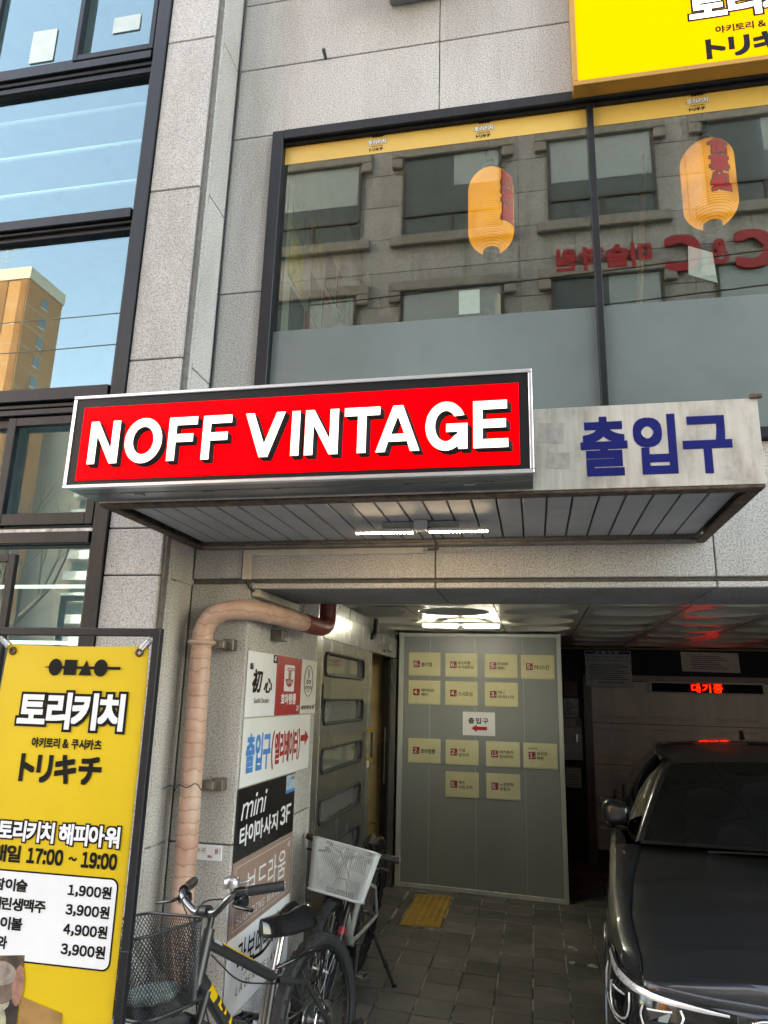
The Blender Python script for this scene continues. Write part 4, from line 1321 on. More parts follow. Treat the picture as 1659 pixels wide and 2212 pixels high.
for col, z0, fl_, lines, lab in PLATES:
    x0 = PLX[col] + (.006 if z0 < 1.2 else 0)
    e = empty('tenant_plate', (x0 + .152, PY, z0), lab, 'sign plate', 'cream tenant plates on the directory panel')
    rz = random.uniform(-.006, .006)
    MB().cbox(x0, x0 + .306, PY - .0025, PY + .0035, z0, z0 + .222, .0012).build('plate', CREAM, e)
    MB().box(x0 + .006, x0 + .300, PY - .0032, PY - .0026, z0 + .005, z0 + .011).build('lower_edge', paint('plate_edge', (.46, .44, .30), .3), e)
    O = (0, PY - .0027, 0)
    bx, bz = x0 + .047, z0 + .082
    t_ = MB().prism([(bx, bz), (bx + .062, bz), (bx + .062, bz + .062), (bx, bz + .062)], O, FX, FZ, (0, -.0006, 0)).build('floor_mark', PRINT_MAROON, e)
    O2 = (0, PY - .0035, 0)
    big = fl_[:-1] if fl_ != 'B1' else 'B1'
    text(big, WHITE_P, e, O2, FX, FZ, (bx + .008, bz + .012, .030 if len(big) < 3 else .038, .040), .01, .04)
    if fl_ != 'B1':
        text('F', WHITE_P, e, O2, FX, FZ, (bx + .048, bz + .012, .010, .014), .01)
    tw_ = max(len(l) for l in lines)
    if len(lines) == 1:
        text(lines[0], PRINT_K, e, O, FX, FZ, (bx + .074, bz + .006, .033 * tw_ + .004, .042), .012, .05)
    else:
        hw = .0315 * tw_ if tw_ < 5 else .148
        text(lines[0], PRINT_K, e, O, FX, FZ, (bx + .074, bz + .034, hw * len(lines[0]) / tw_, .031), .010, .05)
        text(lines[1], PRINT_K, e, O, FX, FZ, (bx + .074, bz - .006, hw * len(lines[1]) / tw_, .031), .010, .05)
text('대로변에 있음', PRINT_K, bpy.data.objects['tenant_plate.010'], (0, PY - .0027, 0), FX, FZ, (-.070, 1.245, .085, .015), .01, .02)
ar = empty('arrow_notice', (-.515, PY, 1.347), 'white paper notice with a red left arrow between the cream plates', 'notice')
MB().box(-.665, -.366, PY - .001, PY + .003, 1.347, 1.558).build('sheet', WHITE_P, ar)
text('출입구', PRINT_K, ar, (0, PY - .0013, 0), FX, FZ, (-.612, 1.452, .185, .054), .022, .22)
MB().prism([(-.585, 1.412), (-.535, 1.445), (-.535, 1.428), (-.440, 1.428), (-.440, 1.396), (-.535, 1.396), (-.535, 1.379)], (0, PY - .0013, 0), FX, FZ, (0, -.0005, 0)).build('arrow', PRINT_R, ar)

# ------------------------------------------------------------------ ceiling of the passage
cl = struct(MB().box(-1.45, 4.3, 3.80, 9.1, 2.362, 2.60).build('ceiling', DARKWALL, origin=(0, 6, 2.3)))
cp = .625
def ceil_tile():
    mb = MB()
    rows, N = [], 32
    c_ = cp / 2 - .0035
    # square outer edge to round dish
    def sq(a):
        x, y = cos(a), sin(a)
        k = c_ / max(abs(x), abs(y))
        return (x * k, y * k)
    ringz = [(None, 0), (.262, 0.0), (.250, .010), (.215, .030), (.15, .044), (.07, .050), (.001, .051)]
    for r_, z in ringz:
        row = []
        for i in range(N + 1):
            a = 2 * pi * i / N + pi / 4
            if r_ is None:
                x, y = sq(a)
            else:
                x, y = r_ * cos(a), r_ * sin(a)
            row.append((x, y, z))
        rows.append(row)
    mb.grid(rows[:2], False, True)
    mb.grid(rows[1:], True, True)
    return mb
ct = None
for i in range(-1, 9):
    for j in range(0, 9):
        cx, cy = -.88 + cp * (i + .5), 3.78 + cp * (j + .5)
        if cx - cp / 2 < -1.52 or cy + cp / 2 > 9.45 or cx > 4.3:
            continue
        p = (cx, cy, 2.300 + random.uniform(-.0015, .0015))
        if ct is None:
            ct = ceil_tile().build('ceiling_tile', CEIL, cl, origin=(0, 0, 0))
            o = ct
            o.location = Vector(p) - WORLD_OF['ceiling']
        else:
            o = copy_to(ct, p, cl)
        o.rotation_euler = (random.uniform(-.004, .004), random.uniform(-.004, .004), 0)
lm = empty('ceiling_lamp', (-.59, 6.09, 2.27), 'twin tube ceiling lamp lit in front of the directory panel', 'light fixture')
MB().cbox(-.915, -.268, 6.065, 6.135, 2.278, 2.300, .004).build('base', PANELTRIM, lm)
TUBE = emit('tube_white', (.84, .97, 1.03), 44.0)
for xa, xb in ((-.908, -.618), (-.568, -.275)):
    MB().cbox(xa, xb, 6.068, 6.132, 2.256, 2.2775, .006).build('diffuser', TUBE, lm)

# ------------------------------------------------------------------ back wall with the car lift door
BY = 8.9
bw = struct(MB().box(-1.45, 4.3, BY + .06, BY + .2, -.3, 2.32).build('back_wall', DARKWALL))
struct(MB().box(4.28, 4.32, 3.6, 9.0, -.3, 2.32).build('right_wall', paint('right_wall_paint', (.50, .49, .46), .7)))
hd = empty('door_header', (2.2, BY, 1.98), 'black header beam over the car lift door', 'beam')
MB().cbox(.25, 4.2, BY, BY + .055, 1.985, 2.270, .004).build('beam', paint('header_black', (.018, .018, .024), .6, spec=.2), hd)
MB().cbox(.25, 4.2, BY - .02, BY + .05, 2.272, 2.290, .003).build('yellow_trim', paint('trim_tan', (.30, .24, .12), .45), hd)
sd = empty('lift_door', (2.4, BY, 0), 'ribbed tan steel car lift door in a pale frame at the back', 'door')
MB().cbox(.548, .640, BY - .03, BY + .05, -.06, 1.980, .003).build('frame_post', paint('door_post', (.20, .175, .155), .45, var=.2, streak=True), sd)
MB().cbox(.641, 4.2, BY - .03, BY + .05, 1.915, 1.980, .003).build('frame_head', paint('door_head', (.30, .27, .25), .45, var=.2), sd)
seams = [1.913, 1.443, .995, .555, .10]
for za, zb in zip(seams[1:], seams):
    mb = MB()
    mb.cbox(.642, 4.2, BY + .012, BY + .045, za + .003, zb - .003, .004)
    q = mb.build('panel', SHUTTER, sd)
    for x0 in (.70, 1.30, 1.97, 2.6, 3.2):
        for zc in (za + .07, zb - .07):
            MB().prism([(0, 0), (.020, .006), (.020, .016), (0, .034)], (x0, BY + .0125, zc - .014), (0, -1, 0), (0, 0, 1), (.42, 0, 0)).build('rib', SHUTTER, q)
MB().cyl((2.03, BY + .012, 1.30), (2.03, BY + .004, 1.30), .022, 16).build('lock', paint('lock_teal', (.03, .07, .07), .4), sd)
led = empty('led_display', (1.875, BY, 1.79), 'long black LED display with glowing red characters over the lift door', 'display')
MB().cbox(1.276, 2.474, BY - .075, BY - .031, 1.786, 1.918, .004).build('case', paint('display_case', (.58, .54, .50), .4), led)
MB().box(1.296, 2.456, BY - .0775, BY - .0755, 1.804, 1.900).build('screen', paint('display_black', (.006, .006, .010), .6, spec=.1), led)
REDLED = emit('red_led', (1.0, .009, .003), 14.0)
text('대기중', REDLED, led, (0, BY - .0776, 0), FX, FZ, (1.720, 1.808, .322, .088), .002, .24, lift=.002)
w1 = empty('rule_board', (.84, BY, 1.853), 'pale blue rule board with a dark heading hung left of the lift door', 'sign')
MB().cbox(.582, 1.096, BY - .05, BY - .032, 1.853, 2.253, .002).build('board', paint('rule_board', (.42, .46, .48), .4, var=.08), w1)
MB().box(.590, 1.088, BY - .0512, BY - .0504, 2.212, 2.245).build('heading', paint('heading_navy', (.03, .035, .14), .4), w1)
OB = (0, BY - .0507, 0)
GREY_T = paint('grey_print', (.07, .075, .085), .5)
text('수용차량', WHITE_P, w1, (0, BY - .0515, 0), FX, FZ, (.70, 2.217, .26, .024), .02, .5)
text('폭 1900 M/M 높이 1550 M/M', GREY_T, w1, OB, FX, FZ, (.605, 2.165, .46, .030), .012, .06)
text('길이 5100 M/M 중량 1850kg 이하', GREY_T, w1, OB, FX, FZ, (.605, 2.125, .46, .030), .012, .06)
for k in range(8):
    MB().box(.605 + (.03 if k % 3 else 0), 1.06 - .05 * ((k * 7) % 3), BY - .0512, BY - .0506, 1.925 + k * .023, 1.933 + k * .023).build('text_line', GREY_T, w1)
text('코리아주차시스템', GREY_T, w1, OB, FX, FZ, (.72, 1.880, .28, .028), .02, .04)
w2 = empty('paper_sheet', (1.95, BY, 2.03), 'creased white rule sheet taped on the black header above the display', 'notice')
MB().prism([(1.650, 2.036), (2.262, 2.028), (2.256, 2.246), (1.644, 2.254)], (0, BY - .001, 0), FX, FZ, (0, -.002, 0)).build('sheet', PAPER_D, w2)
for k in range(7):
    MB().box(1.74 + .02 * (k % 2), 2.14 - .04 * ((k * 5) % 4), BY - .0042, BY - .0036, 2.065 + k * .023, 2.072 + k * .023).build('text_line', GREY_T, w2)
# control cabinet and papers on the dark column between panel and door
cc = empty('control_cabinet', (.42, BY, 1.03), 'grey steel control cabinet on the dark column beside the lift door', 'cabinet')
MB().cbox(.30, .518, BY - .04, BY + .055, 1.03, 1.487, .004).build('case', paint('cabinet_grey', (.26, .25, .24), .4, .3, var=.2), cc)
MB().cbox(.452, .472, BY - .052, BY - .041, 1.23, 1.31, .003).build('latch', CHROME, cc)
MB().box(.34, .455, BY - .042, BY - .0405, 1.395, 1.475).build('label', paint('label_pink', (.42, .34, .30), .5), cc)
MB().box(.458, .515, BY - .042, BY - .0405, 1.39, 1.478).build('label_green', paint('label_green', (.10, .14, .11), .5), cc)
MB().box(.33, .44, BY - .042, BY - .0405, 1.22, 1.38).build('paper', PAPER_D, cc)
for (a, b_, c_, d_, mt_, lab) in ((.338, .487, 1.724, 1.895, paint('brown_notice', (.17, .10, .07), .6), 'brown notice at the top of the dark column beside the lift door'),
                                  (.328, .496, 1.494, 1.709, paint('creased_film', (.33, .33, .33), .3, var=.4, vscale=25), 'creased plastic covered sheet above the control cabinet'),
                                  (.33, .499, .728, .944, PAPER_D, 'white text sheet low on the dark column beside the lift door')):
    e = empty('wall_notice', ((a + b_) / 2, BY + .04, c_), lab, 'notice')
    MB().box(a, b_, BY + .05, BY + .058, c_, d_).build('sheet', mt_, e)
    for k in range(5):
        MB().box(a + .02, b_ - .03 - .02 * (k % 3), BY + .0492, BY + .0498, c_ + .03 + k * .026, c_ + .036 + k * .026).build('text_line', GREY_T, e)
# ================================================================== ACROSS THE STREET (seen mirrored in the glass)
OPP = granite('opposite_stone', (.30, .29, .27), (.42, .405, .38), (.51, .49, .46), 14, .25)
ROUGH = paint('rough_stone', (.30, .27, .23), .9, var=.35, vscale=7, bmp=.8, bscale=12)
DARKGLASS = paint('far_glass', (.085, .11, .108), .12, var=.2, spec=.9)
ob_ = empty('opposite_building', (1.3, -10, 0), 'stone faced building across the street mirrored in the shop window', 'building')
MB().box(-7.3, 11, -16, -8.05, -.3, 19).build('body', MORTAR, ob_)
for zr0 in range(0, 22):
    z = -.3 + zr0 * .875
    MB().box(-7.3, 11, -8.05, -8.0, z + .008, z + .867).build('stone_course', OPP, ob_)
for k in range(16):
    x = -7.3 + k * 1.2
    MB().box(x, x + .015, -8.0, -7.996, -.3, 19).build('joint', MORTAR, ob_)
BLIND = paint('pale_blind', (.34, .40, .39), .6)
for i in range(5):
    for j in range(5):
        xc, z0 = -4.92 + i * 3.32, 1.35 + j * 3.53
        w = MB().box(xc - 1.13, xc + 1.13, -7.995, -7.97, z0, z0 + 2.1).build('window', DARKGLASS, ob_)
        f = MB().cbox(xc - 1.16, xc + 1.16, -7.99, -7.93, z0 + .50, z0 + .56, .005).cbox(xc - .03, xc + .03, -7.985, -7.935, z0, z0 + .5, .005)
        f.cbox(xc - 1.16, xc - 1.10, -7.99, -7.93, z0, z0 + 2.1, .005).cbox(xc + 1.10, xc + 1.16, -7.99, -7.93, z0, z0 + 2.1, .005)
        f.build('frame', paint('brown_frame', (.07, .05, .035), .5) if (i, j) == (0, 0) else bpy.data.materials['brown_frame'], w)
        MB().box(xc - (1.08 if (i + j) % 2 else -.05), xc + 1.08, -7.969, -7.962, z0 + (1.0 if (i + j) % 2 else 1.25), z0 + 2.08).build('blind', BLIND, w)
        MB().cbox(xc - 1.42, xc + 1.42, -8.0, -7.86, z0 - .26, z0 - .005, .02).build('sill', ROUGH, ob_)
        MB().cbox(xc - 1.42, xc + 1.42, -8.0, -7.88, z0 + 2.105, z0 + 2.36, .02).build('lintel', ROUGH, ob_)
        for s_ in (-1, 1):
            MB().cbox(xc + s_ * 1.29 - .13, xc + s_ * 1.29 + .13, -8.0, -7.88, z0 + 1.85, z0 + 2.104, .02).build('quoin', ROUGH, ob_)
rs = empty('red_letter_sign', (2.8, -7.95, 10.3), 'red raised letters on the opposite building, mirrored in the shop window', 'sign')
RL = paint('red_letters', (.42, .020, .022), .4, var=.12)
BXD = (-1, 0, 0)
for lf_ in (.02, .05, .08):
    for s_, x0, z0, w, h, b_ in (('미술학원', -2.66, 10.62, 1.98, .58, .04), ('C', -3.64, 10.42, .74, .86, .05), ('&', -4.16, 10.50, .40, .60, .03), ('C', -5.05, 10.36, .78, .90, .05)):
        text(s_, RL, rs, (0, -7.96, 0), BXD, FZ, (x0, z0, w, h), b_, .06, lift=lf_)

ORANGE = paint('tower_orange', (.40, .165, .045), .8, var=.12, vscale=.3)
TBEIGE = paint('tower_beige', (.56, .47, .36), .8, var=.1, vscale=.3)
TWHITE = paint('tower_white', (.74, .74, .70), .8, var=.1, vscale=.3)
tw1 = empty('apartment_tower', (-76, -72, 0), 'tall orange apartment tower mirrored in the left windows', 'building')
MB().box(-90, -65, -76, -69, -.3, 54.5).build('body', ORANGE, tw1)
MB().box(-90.2, -64.8, -76.2, -68.8, 54.5, 56.2).build('parapet', TBEIGE, tw1)
for k in range(7):
    MB().box(-66.2 + .16 * k - 3, -66.12 + .16 * k - 3, -69, -68.85, -.3, 54.4).build('rib', ORANGE, tw1)
    MB().box(-66.2 + .16 * k, -66.12 + .16 * k, -69, -68.85, -.3, 54.4).build('rib', ORANGE, tw1)
for j in range(18):
    z = 2 + j * 2.9
    MB().box(-90, -64.97, -76.02, -68.97, z - .5, z - .42).build('floor_line', TBEIGE, tw1)
    w = MB().box(-65.01, -64.94, -73.2, -71.9, z + .6, z + 2.0).build('window', DARKGLASS, tw1)
    MB().box(-65.01, -64.92, -73.3, -71.8, z + .5, z + .6).build('sill', TWHITE, w)
tag(MB().tube([(-70, -70, 56), (-70, -70, 61)], .06, 5).tube([(-72, -70, 60), (-68, -70, 60)], .04, 5).tube([(-72, -70, 59), (-68, -70, 59)], .04, 5).tube([(-71.5, -70, 58.2), (-68.5, -70, 58.2)], .04, 5).build('roof_antenna', STEEL_D), 'thin television antenna on the roof of the orange tower', 'antenna')
tw2 = empty('apartment_block', (-53, -82, 0), 'pale apartment block with stacked balconies mirrored in the lower left windows', 'building')
MB().box(-110, -36, -92, -80, -.3, 41).build('body', TBEIGE, tw2)
for j in range(14):
    z = 1 + j * 2.85
    for (a, b_) in ((-61, -53), (-50, -43)):
        MB().box(a, b_, -80, -78.7, z, z + 1.15).build('balcony', TWHITE, tw2)
        w = MB().box(a + .3, b_ - .3, -80.0, -79.9, z + 1.2, z + 2.6).build('window', DARKGLASS, tw2)
# bare street tree behind the camera
BARK = paint('bark', (.10, .075, .055), .9, var=.3, vscale=20)
def bare_tree(loc, h, seed, label):
    rnd = random.Random(seed)
    t = empty('bare_tree', loc, label, 'tree', 'bare street trees')
    trunk = MB()
    tw = MB()
    def grow(p, d, l, r, depth):
        pts, rad_ = [p], [r]
        q = Vector(p)
        dd = Vector(d)
        for k in range(3):
            dd = (dd + Vector((rnd.uniform(-.16, .16), rnd.uniform(-.16, .16), rnd.uniform(-.04, .12)))).normalized()
            q = q + dd * l / 3
            pts.append(q.copy())
            rad_.append(r * (1 - .14 * (k + 1)))
        (trunk if depth < 2 else tw).tube(pts, rad_, 6 if depth < 2 else 3)
        if depth < 5:
            for _ in range(3 if depth else 4):
                nd_ = (dd + Vector((rnd.uniform(-.8, .8), rnd.uniform(-.8, .8), rnd.uniform(-.1, .6)))).normalized()
                grow(pts[rnd.choice((2, 3))], nd_, l * rnd.uniform(.55, .75), r * .55, depth + 1)
    grow(Vector(loc), Vector((0, 0, 1)), h * .35, h * .018, 0)
    trunk.build('trunk', BARK, t)
    tw.build('crown', BARK, t)
bare_tree((-13.5, -11.0, -.3), 9.0, 3, 'bare branched tree mirrored in the lowest left window, nearer the street')
bare_tree((-18.5, -17.0, -.3), 11.0, 5, 'taller bare tree mirrored behind the nearer one in the lowest left window')
for k, (a, b_) in enumerate((((-40, -9, 11.5), (12, -6.0, 9.4)), ((-40, -9.3, 12.6), (12, -6.2, 10.2)), ((-40, -9.2, 10.4), (12, -6.1, 8.6)))):
    pts = []
    for i in range(17):
        t = i / 16
        p = Vector(a).lerp(Vector(b_), t)
        p.z -= 1.2 * 4 * t * (1 - t)
        pts.append(p)
    tag(MB().tube(pts, .014, 5).build('overhead_wire', BLACK), ('middle', 'highest', 'lowest')[k] + ' of three overhead wires mirrored in the windows', 'wire', 'overhead wires along the street')
# ================================================================== BICYCLES
def tread_tyre(R, w, n=56):
    """tyre in the x-z plane, centred on the origin, axle along y"""
    mb = MB()
    prof = [(R - .045, -w * .45), (R - .030, -w * .95), (R - .012, -w), (R - .003, -w * .7), (R, -w * .3), (R, w * .3), (R - .003, w * .7), (R - .012, w), (R - .030, w * .95), (R - .045, w * .45)]
    M = Matrix.Rotation(radians(90), 4, 'X')
    mb.lathe(prof, n, M, caps=False)
    kn = MB().cbox(-.009, .009, -.006, .006, -.002, .004, .001)
    for i in range(60):
        a = 2 * pi * i / 60
        for yy, tw in ((-w * .55, .15), (w * .55, -.15)) if i % 2 else ((0, 0), (-w * .93, 0), (w * .93, 0)):
            k = MB()
            k.v, k.f, k.sm = list(kn.v), list(kn.f), list(kn.sm)
            rr = R - (.012 if abs(yy) > w * .9 else .002 if yy == 0 else .003)
            k.xf(Matrix.Rotation(-a, 4, 'Y') @ Matrix.Translation((0, yy, rr)) @ Matrix.Rotation(tw, 4, 'Z'))
            mb.merge(k)
    return mb

def wheel(root, c, R, w, M, rim_mat, disc=False, name='wheel'):
    T_ = M @ Matrix.Translation(c)
    RX = Matrix.Rotation(radians(90), 4, 'X')
    ri = R - .045
    rim = MB().lathe([(ri - .018, -.008), (ri - .016, -.013), (ri + .004, -.014), (ri + .006, -.010), (ri + .006, .010), (ri + .004, .014), (ri - .016, .013), (ri - .018, .008), (ri - .018, -.008)], 44, RX, caps=False)
    r_ = rim.xf(T_).build(name, rim_mat, root)
    tread_tyre(R, w).xf(T_).build('tyre', RUBBER, r_)
    sp = MB()
    for i in range(28):
        a = 2 * pi * i / 28
        s_ = 1 if i % 2 else -1
        b_ = a + (.55 if (i // 2) % 2 else -.55)
        sp.tube([((ri - .016) * cos(a), 0, (ri - .016) * sin(a)), (.020 * cos(b_), s_ * .028, .020 * sin(b_))], .0013, 4, False)
        sp.tube([((ri - .018) * cos(a), 0, (ri - .018) * sin(a)), ((ri - .034) * cos(a), s_ * .0008, (ri - .034) * sin(a))], .0026, 5)
    sp.xf(T_).build('spokes', METAL_G, r_)
    hb = MB().lathe([(.006, -.055), (.010, -.050), (.010, -.036), (.024, -.033), (.024, -.027), (.012, -.024), (.012, .024), (.024, .027), (.024, .033), (.010, .036), (.010, .050), (.006, .055)], 16, RX)
    hb.xf(T_).build('hub', METAL_G, r_)
    if disc:
        d = MB()
        d.lathe([(.058, -.001), (.080, -.001), (.080, .001), (.058, .001), (.058, -.001)], 30, Matrix.Translation((0, .040, 0)) @ RX, caps=False)
        for i in range(5):
            a = 2 * pi * i / 5
            d.tube([(.022 * cos(a), .040, .022 * sin(a)), (.062 * cos(a + .4), .040, .062 * sin(a + .4))], .0035, 4)
        d.xf(T_).build('brake_disc', STEEL, r_)
    return r_

def saddle_mesh():
    mb = MB()
    rows = []
    for i in range(15):
        t = i / 14                      # 0 nose, 1 tail
        x = .155 - .275 * t
        half = .033 + .006 * t + .060 * (max(0, (t - .30) / .70) ** 1.0)
        if t > .9:
            half *= 1 - .25 * ((t - .9) / .1) ** 2
        if t < .16:
            half *= .35 + .65 * sqrt(t / .16)
        top = .012 * sin(pi * min(1, t * 1.15)) * -.6 + .008 * max(0, t - .55) / .45
        row = []
        for k in range(17):
            u = -1 + 2 * k / 16
            y = half * (abs(u) ** .8) * (1 if u > 0 else -1)
            drop = .066 * (abs(u) ** 2.6) * (.75 + .45 * t)
            groove = .022 * math.exp(-(u / .20) ** 2) * max(0, min(1, (t - .35) * 3))
            z = top - drop - groove
            row.append((x + (.012 * abs(u) ** 2 if t > .95 else 0), y, z))
        rows.append(row)
    mb.grid(rows)
    low = [[(p[0], p[1] * .86, min(p[2], -.030) - .014) for p in r] for r in rows]
    mb.grid(low, flip=True)
    for k in (0, -1):
        mb.grid([rows[k], low[k]], flip=(k == 0))
    mb.grid([[r[0] for r in rows], [r[0] for r in low]], flip=False)
    mb.grid([[r[-1] for r in rows], [r[-1] for r in low]], flip=True)
    return mb

def basket(root, M, mat, wt, dt, wb, db, h, nu, nv, r, rim_r, tail_cut=0.0):
    """expanded-metal basket: rounded tapering box, opening up; x forward, origin at the rear bottom centre"""
    def perim(u, v):
        """u in 0..1 round the basket, v height 0..1"""
        wd, dp_ = wb + (wt - wb) * v, db + (dt - db) * v
        rc = .055
        a, b_ = wd / 2 - rc, dp_ / 2 - rc
        L = [2 * a, pi * rc / 2, 2 * b_, pi * rc / 2] * 2
        tot = sum(L)
        s_ = (u % 1) * tot
        seq = [(-a, -b_ - rc, 1, 0), None, (a + rc, -b_, 0, 1), None, (a, b_ + rc, -1, 0), None, (-a - rc, b_, 0, -1), None]
        cen = {1: (a, -b_, -90), 3: (a, b_, 0), 5: (-a, b_, 90), 7: (-a, -b_, 180)}
        for k in range(8):
            if s_ <= L[k] + 1e-9:
                if k % 2 == 0:
                    x0, y0, dx, dy = seq[k]
                    px, py = x0 + dx * s_, y0 + dy * s_
                else:
                    cx, cy, a0 = cen[k]
                    an = radians(a0 + 90 * s_ / L[k])
                    px, py = cx + rc * cos(an), cy + rc * sin(an)
                break
            s_ -= L[k]
        return Vector((py + db / 2 + (dt - db) / 2 * v, px, h * v))
    net = MB()
    def strand(a, b_):
        net.tube([a, b_], r, 3, False, smooth=False)
    for j in range(nv):
        for i in range(nu):
            u0 = (i + .5 * (j % 2)) / nu
            p = perim(u0, j / nv)
            for du in (-.5, .5):
                strand(p, perim(u0 + du / nu, (j + 1) / nv))
    nb = 14
    for i in range(-nb, nb + 1):
        y = wb / 2 * .97 * i / nb
        for s_ in (1, -1):
            for k in range(nb):
                xa, xb = db * k / nb, db * (k + 1) / nb
                y0, y1 = y + s_ * wb / (2 * nb) * (k % 2), y + s_ * wb / (2 * nb) * ((k + 1) % 2)
                if abs(y0) < wb / 2 * .98 and abs(y1) < wb / 2 * .98:
                    strand(Vector((xa, y0, .001)), Vector((xb, y1, .001)))
    base = MB().tube([perim(k / 60, 1.0) for k in range(60)], rim_r, 8, closed=True)
    b_ = base.xf(M).build('basket', mat, root)
    MB().tube([perim(k / 60, 0.0) for k in range(60)], rim_r * 1.5, 6, closed=True).xf(M).build('base_ring', mat, b_)
    stuff(net.xf(M).build('mesh_net', mat, b_))
    return b_, perim

def bike(root, P):
    """x forward, y to the rider's left, z up; rear contact at the origin"""
    R, L, w = P['R'], P['L'], P['tw']
    I = Matrix.Identity(4)
    axis_d = Vector((-sin(radians(19.5)), 0, cos(radians(19.5))))
    ht0 = Vector((L - .045 - (P['ht'][0] - R) * math.tan(radians(19.5)), 0, P['ht'][0]))
    ht1 = Vector((L - .045 - (P['ht'][1] - R) * math.tan(radians(19.5)), 0, P['ht'][1]))
    ST = Matrix.Translation(ht0) @ Matrix.Rotation(P['steer'], 4, axis_d) @ Matrix.Translation(-ht0)
    bb = Vector((P['bb'][0], 0, P['bb'][1]))
    sc_ = Vector((P['sc'][0], 0, P['sc'][1]))
    sdl = Vector((P['sdl'][0], 0, P['sdl'][1]))
    rh = Vector((0, 0, R))
    fr = MB()
    fr.tube([ht0 - axis_d * .005, ht1 + axis_d * .005], .024, 14)
    dtp = ht0.lerp(ht1, .18)
    ttp = ht0.lerp(ht1, .80)
    fr.tube([dtp, dtp.lerp(bb, .5), bb], P.get('dt_r', .027), 14)
    fr.tube([ttp, ttp.lerp(sc_, .5), sc_], P.get('tt_r', .022), 14)
    fr.tube([bb, sc_.lerp(bb, -.06)], .0185, 14)
    fr.tube([bb + Vector((0, -.034, 0)), bb + Vector((0, .034, 0))], .026, 16)
    for s_ in (-1, 1):
        fr.tube([bb + Vector((-.02, s_ * .022, 0)), Vector((.16, s_ * .055, R - .015)), rh + Vector((0, s_ * .066, 0))], .0115, 10)
        fr.tube([sc_.lerp(bb, .05) + Vector((-.015, s_ * .018, 0)), Vector((.16, s_ * .052, R + .20)), rh + Vector((0, s_ * .066, 0))], .0105, 10)
    f_ = fr.build('frame', P['frame'], root)
    # fork
    fk = MB()
    crown = ht0 - axis_d * .03
    fk.tube([crown - axis_d * .012, ht0], .022, 12)
    fkl = MB()
    for s_ in (-1, 1):
        top = crown + Vector((0, s_ * .062, 0))
        fk.tube([crown + Vector((0, s_ * .01, 0)), top], .020, 10)
        bot = Vector((L, s_ * .062, R))
        fk.tube([top + axis_d * .025, top.lerp(bot, .45)], .0155, 12)
        fkl.tube([top.lerp(bot, .38), top.lerp(bot, .97)], .0205, 12)
        fkl.tube([top.lerp(bot, .97), bot], .012, 10)
    fkp = fk.xf(ST).build('fork', P['fork'], root)
    fkl.xf(ST).build('fork_legs', P['fork_low'], fkp)
    wheel(root, (0, 0, R), R, w, I, P['rim'], P.get('disc', False))
    wheel(root, (L, 0, R), R, w, ST, P['rim'], P.get('disc', False))
    # saddle and post
    sp_ = MB().tube([sc_.lerp(bb, .2), sdl + Vector((0, 0, -.055))], .0145, 14)
    sp_.cbox(sdl.x - .03, sdl.x + .03, -.022, .022, sdl.z - .066, sdl.z - .044, .004)
    sp_.tube([(sdl.x - .09, -.022, sdl.z - .045), (sdl.x + .07, -.022, sdl.z - .045)], .004, 6).tube([(sdl.x - .09, .022, sdl.z - .045), (sdl.x + .07, .022, sdl.z - .045)], .004, 6)
    post = sp_.build('seat_post', P['post'], root)
    col = MB().tube([sc_.lerp(bb, -.075), sc_.lerp(bb, -.035)], .023, 14).cbox(sc_.x - .05, sc_.x - .015, -.012, .012, sc_.z + .0, sc_.z + .022, .004)
    col.build('seat_clamp', BLACK, post)
    k_ = P.get('sdl_s', 1.0)
    saddle_mesh().xf(Matrix.Translation(sdl) @ Matrix.Scale(k_, 4)).build('saddle', BLACK_GLOSS if not P.get('sdl_m') else P['sdl_m'], root)
    # cranks and pedals
    ck = MB()
    ck.lathe([(.075, -.003), (.090, -.003), (.090, .003), (.075, .003), (.075, -.003)], 32, Matrix.Translation(bb + Vector((0, -.050, 0))) @ Matrix.Rotation(radians(90), 4, 'X'), caps=False)
    for i in range(4):
        a = pi / 2 * i + .4
        ck.tube([bb + Vector((0, -.05, 0)), bb + Vector((.078 * cos(a), -.05, .078 * sin(a)))], .006, 6)
    cr = ck.build('chainring', METAL_G, root)
    for s_, ang in ((1, P['crank']), (-1, P['crank'] + pi)):
        e = bb + Vector((.165 * cos(ang), s_ * .072, .165 * sin(ang)))
        a_ = MB().tube([bb + Vector((0, s_ * .058, 0)), e], [.013, .010], 8).build('crank_arm', METAL_G, root)
        pd = MB()
        c0 = e + Vector((0, s_ * .055, 0))
        pd.tube([e, e + Vector((0, s_ * .10, 0))], .006, 8)
        pd.cbox(c0.x - .045, c0.x - .034, c0.y - .042, c0.y + .042, c0.z - .012, c0.z + .012, .003).cbox(c0.x + .034, c0.x + .045, c0.y - .042, c0.y + .042, c0.z - .012, c0.z + .012, .003)
        pd.cbox(c0.x - .034, c0.x + .034, c0.y - .042, c0.y - .034, c0.z - .009, c0.z + .009, .002).cbox(c0.x - .034, c0.x + .034, c0.y + .034, c0.y + .042, c0.z - .009, c0.z + .009, .002)
        pd.cbox(c0.x - .034, c0.x + .034, c0.y - .008, c0.y + .008, c0.z - .010, c0.z + .010, .002)
        pd.build('pedal', CHROME if P.get('pedal_chrome') else BLACK, a_)
    ch = MB()
    for s_ in (-1, 1):
        ch.tube([bb + Vector((0, -.05, s_ * .088)), rh + Vector((0, -.045, s_ * .045))], .004, 5)
    ch.build('chain', STEEL_D, root)
    cs = MB()
    for k in range(6):
        cs.lathe([(.030, -.0009), (.030 + .0065 * k, -.0009), (.030 + .0065 * k, .0009), (.030, .0009)], 24, Matrix.Translation((0, -.052 + .0042 * k, R)) @ Matrix.Rotation(radians(90), 4, 'X'))
    cs.build('cassette', STEEL_D, root)
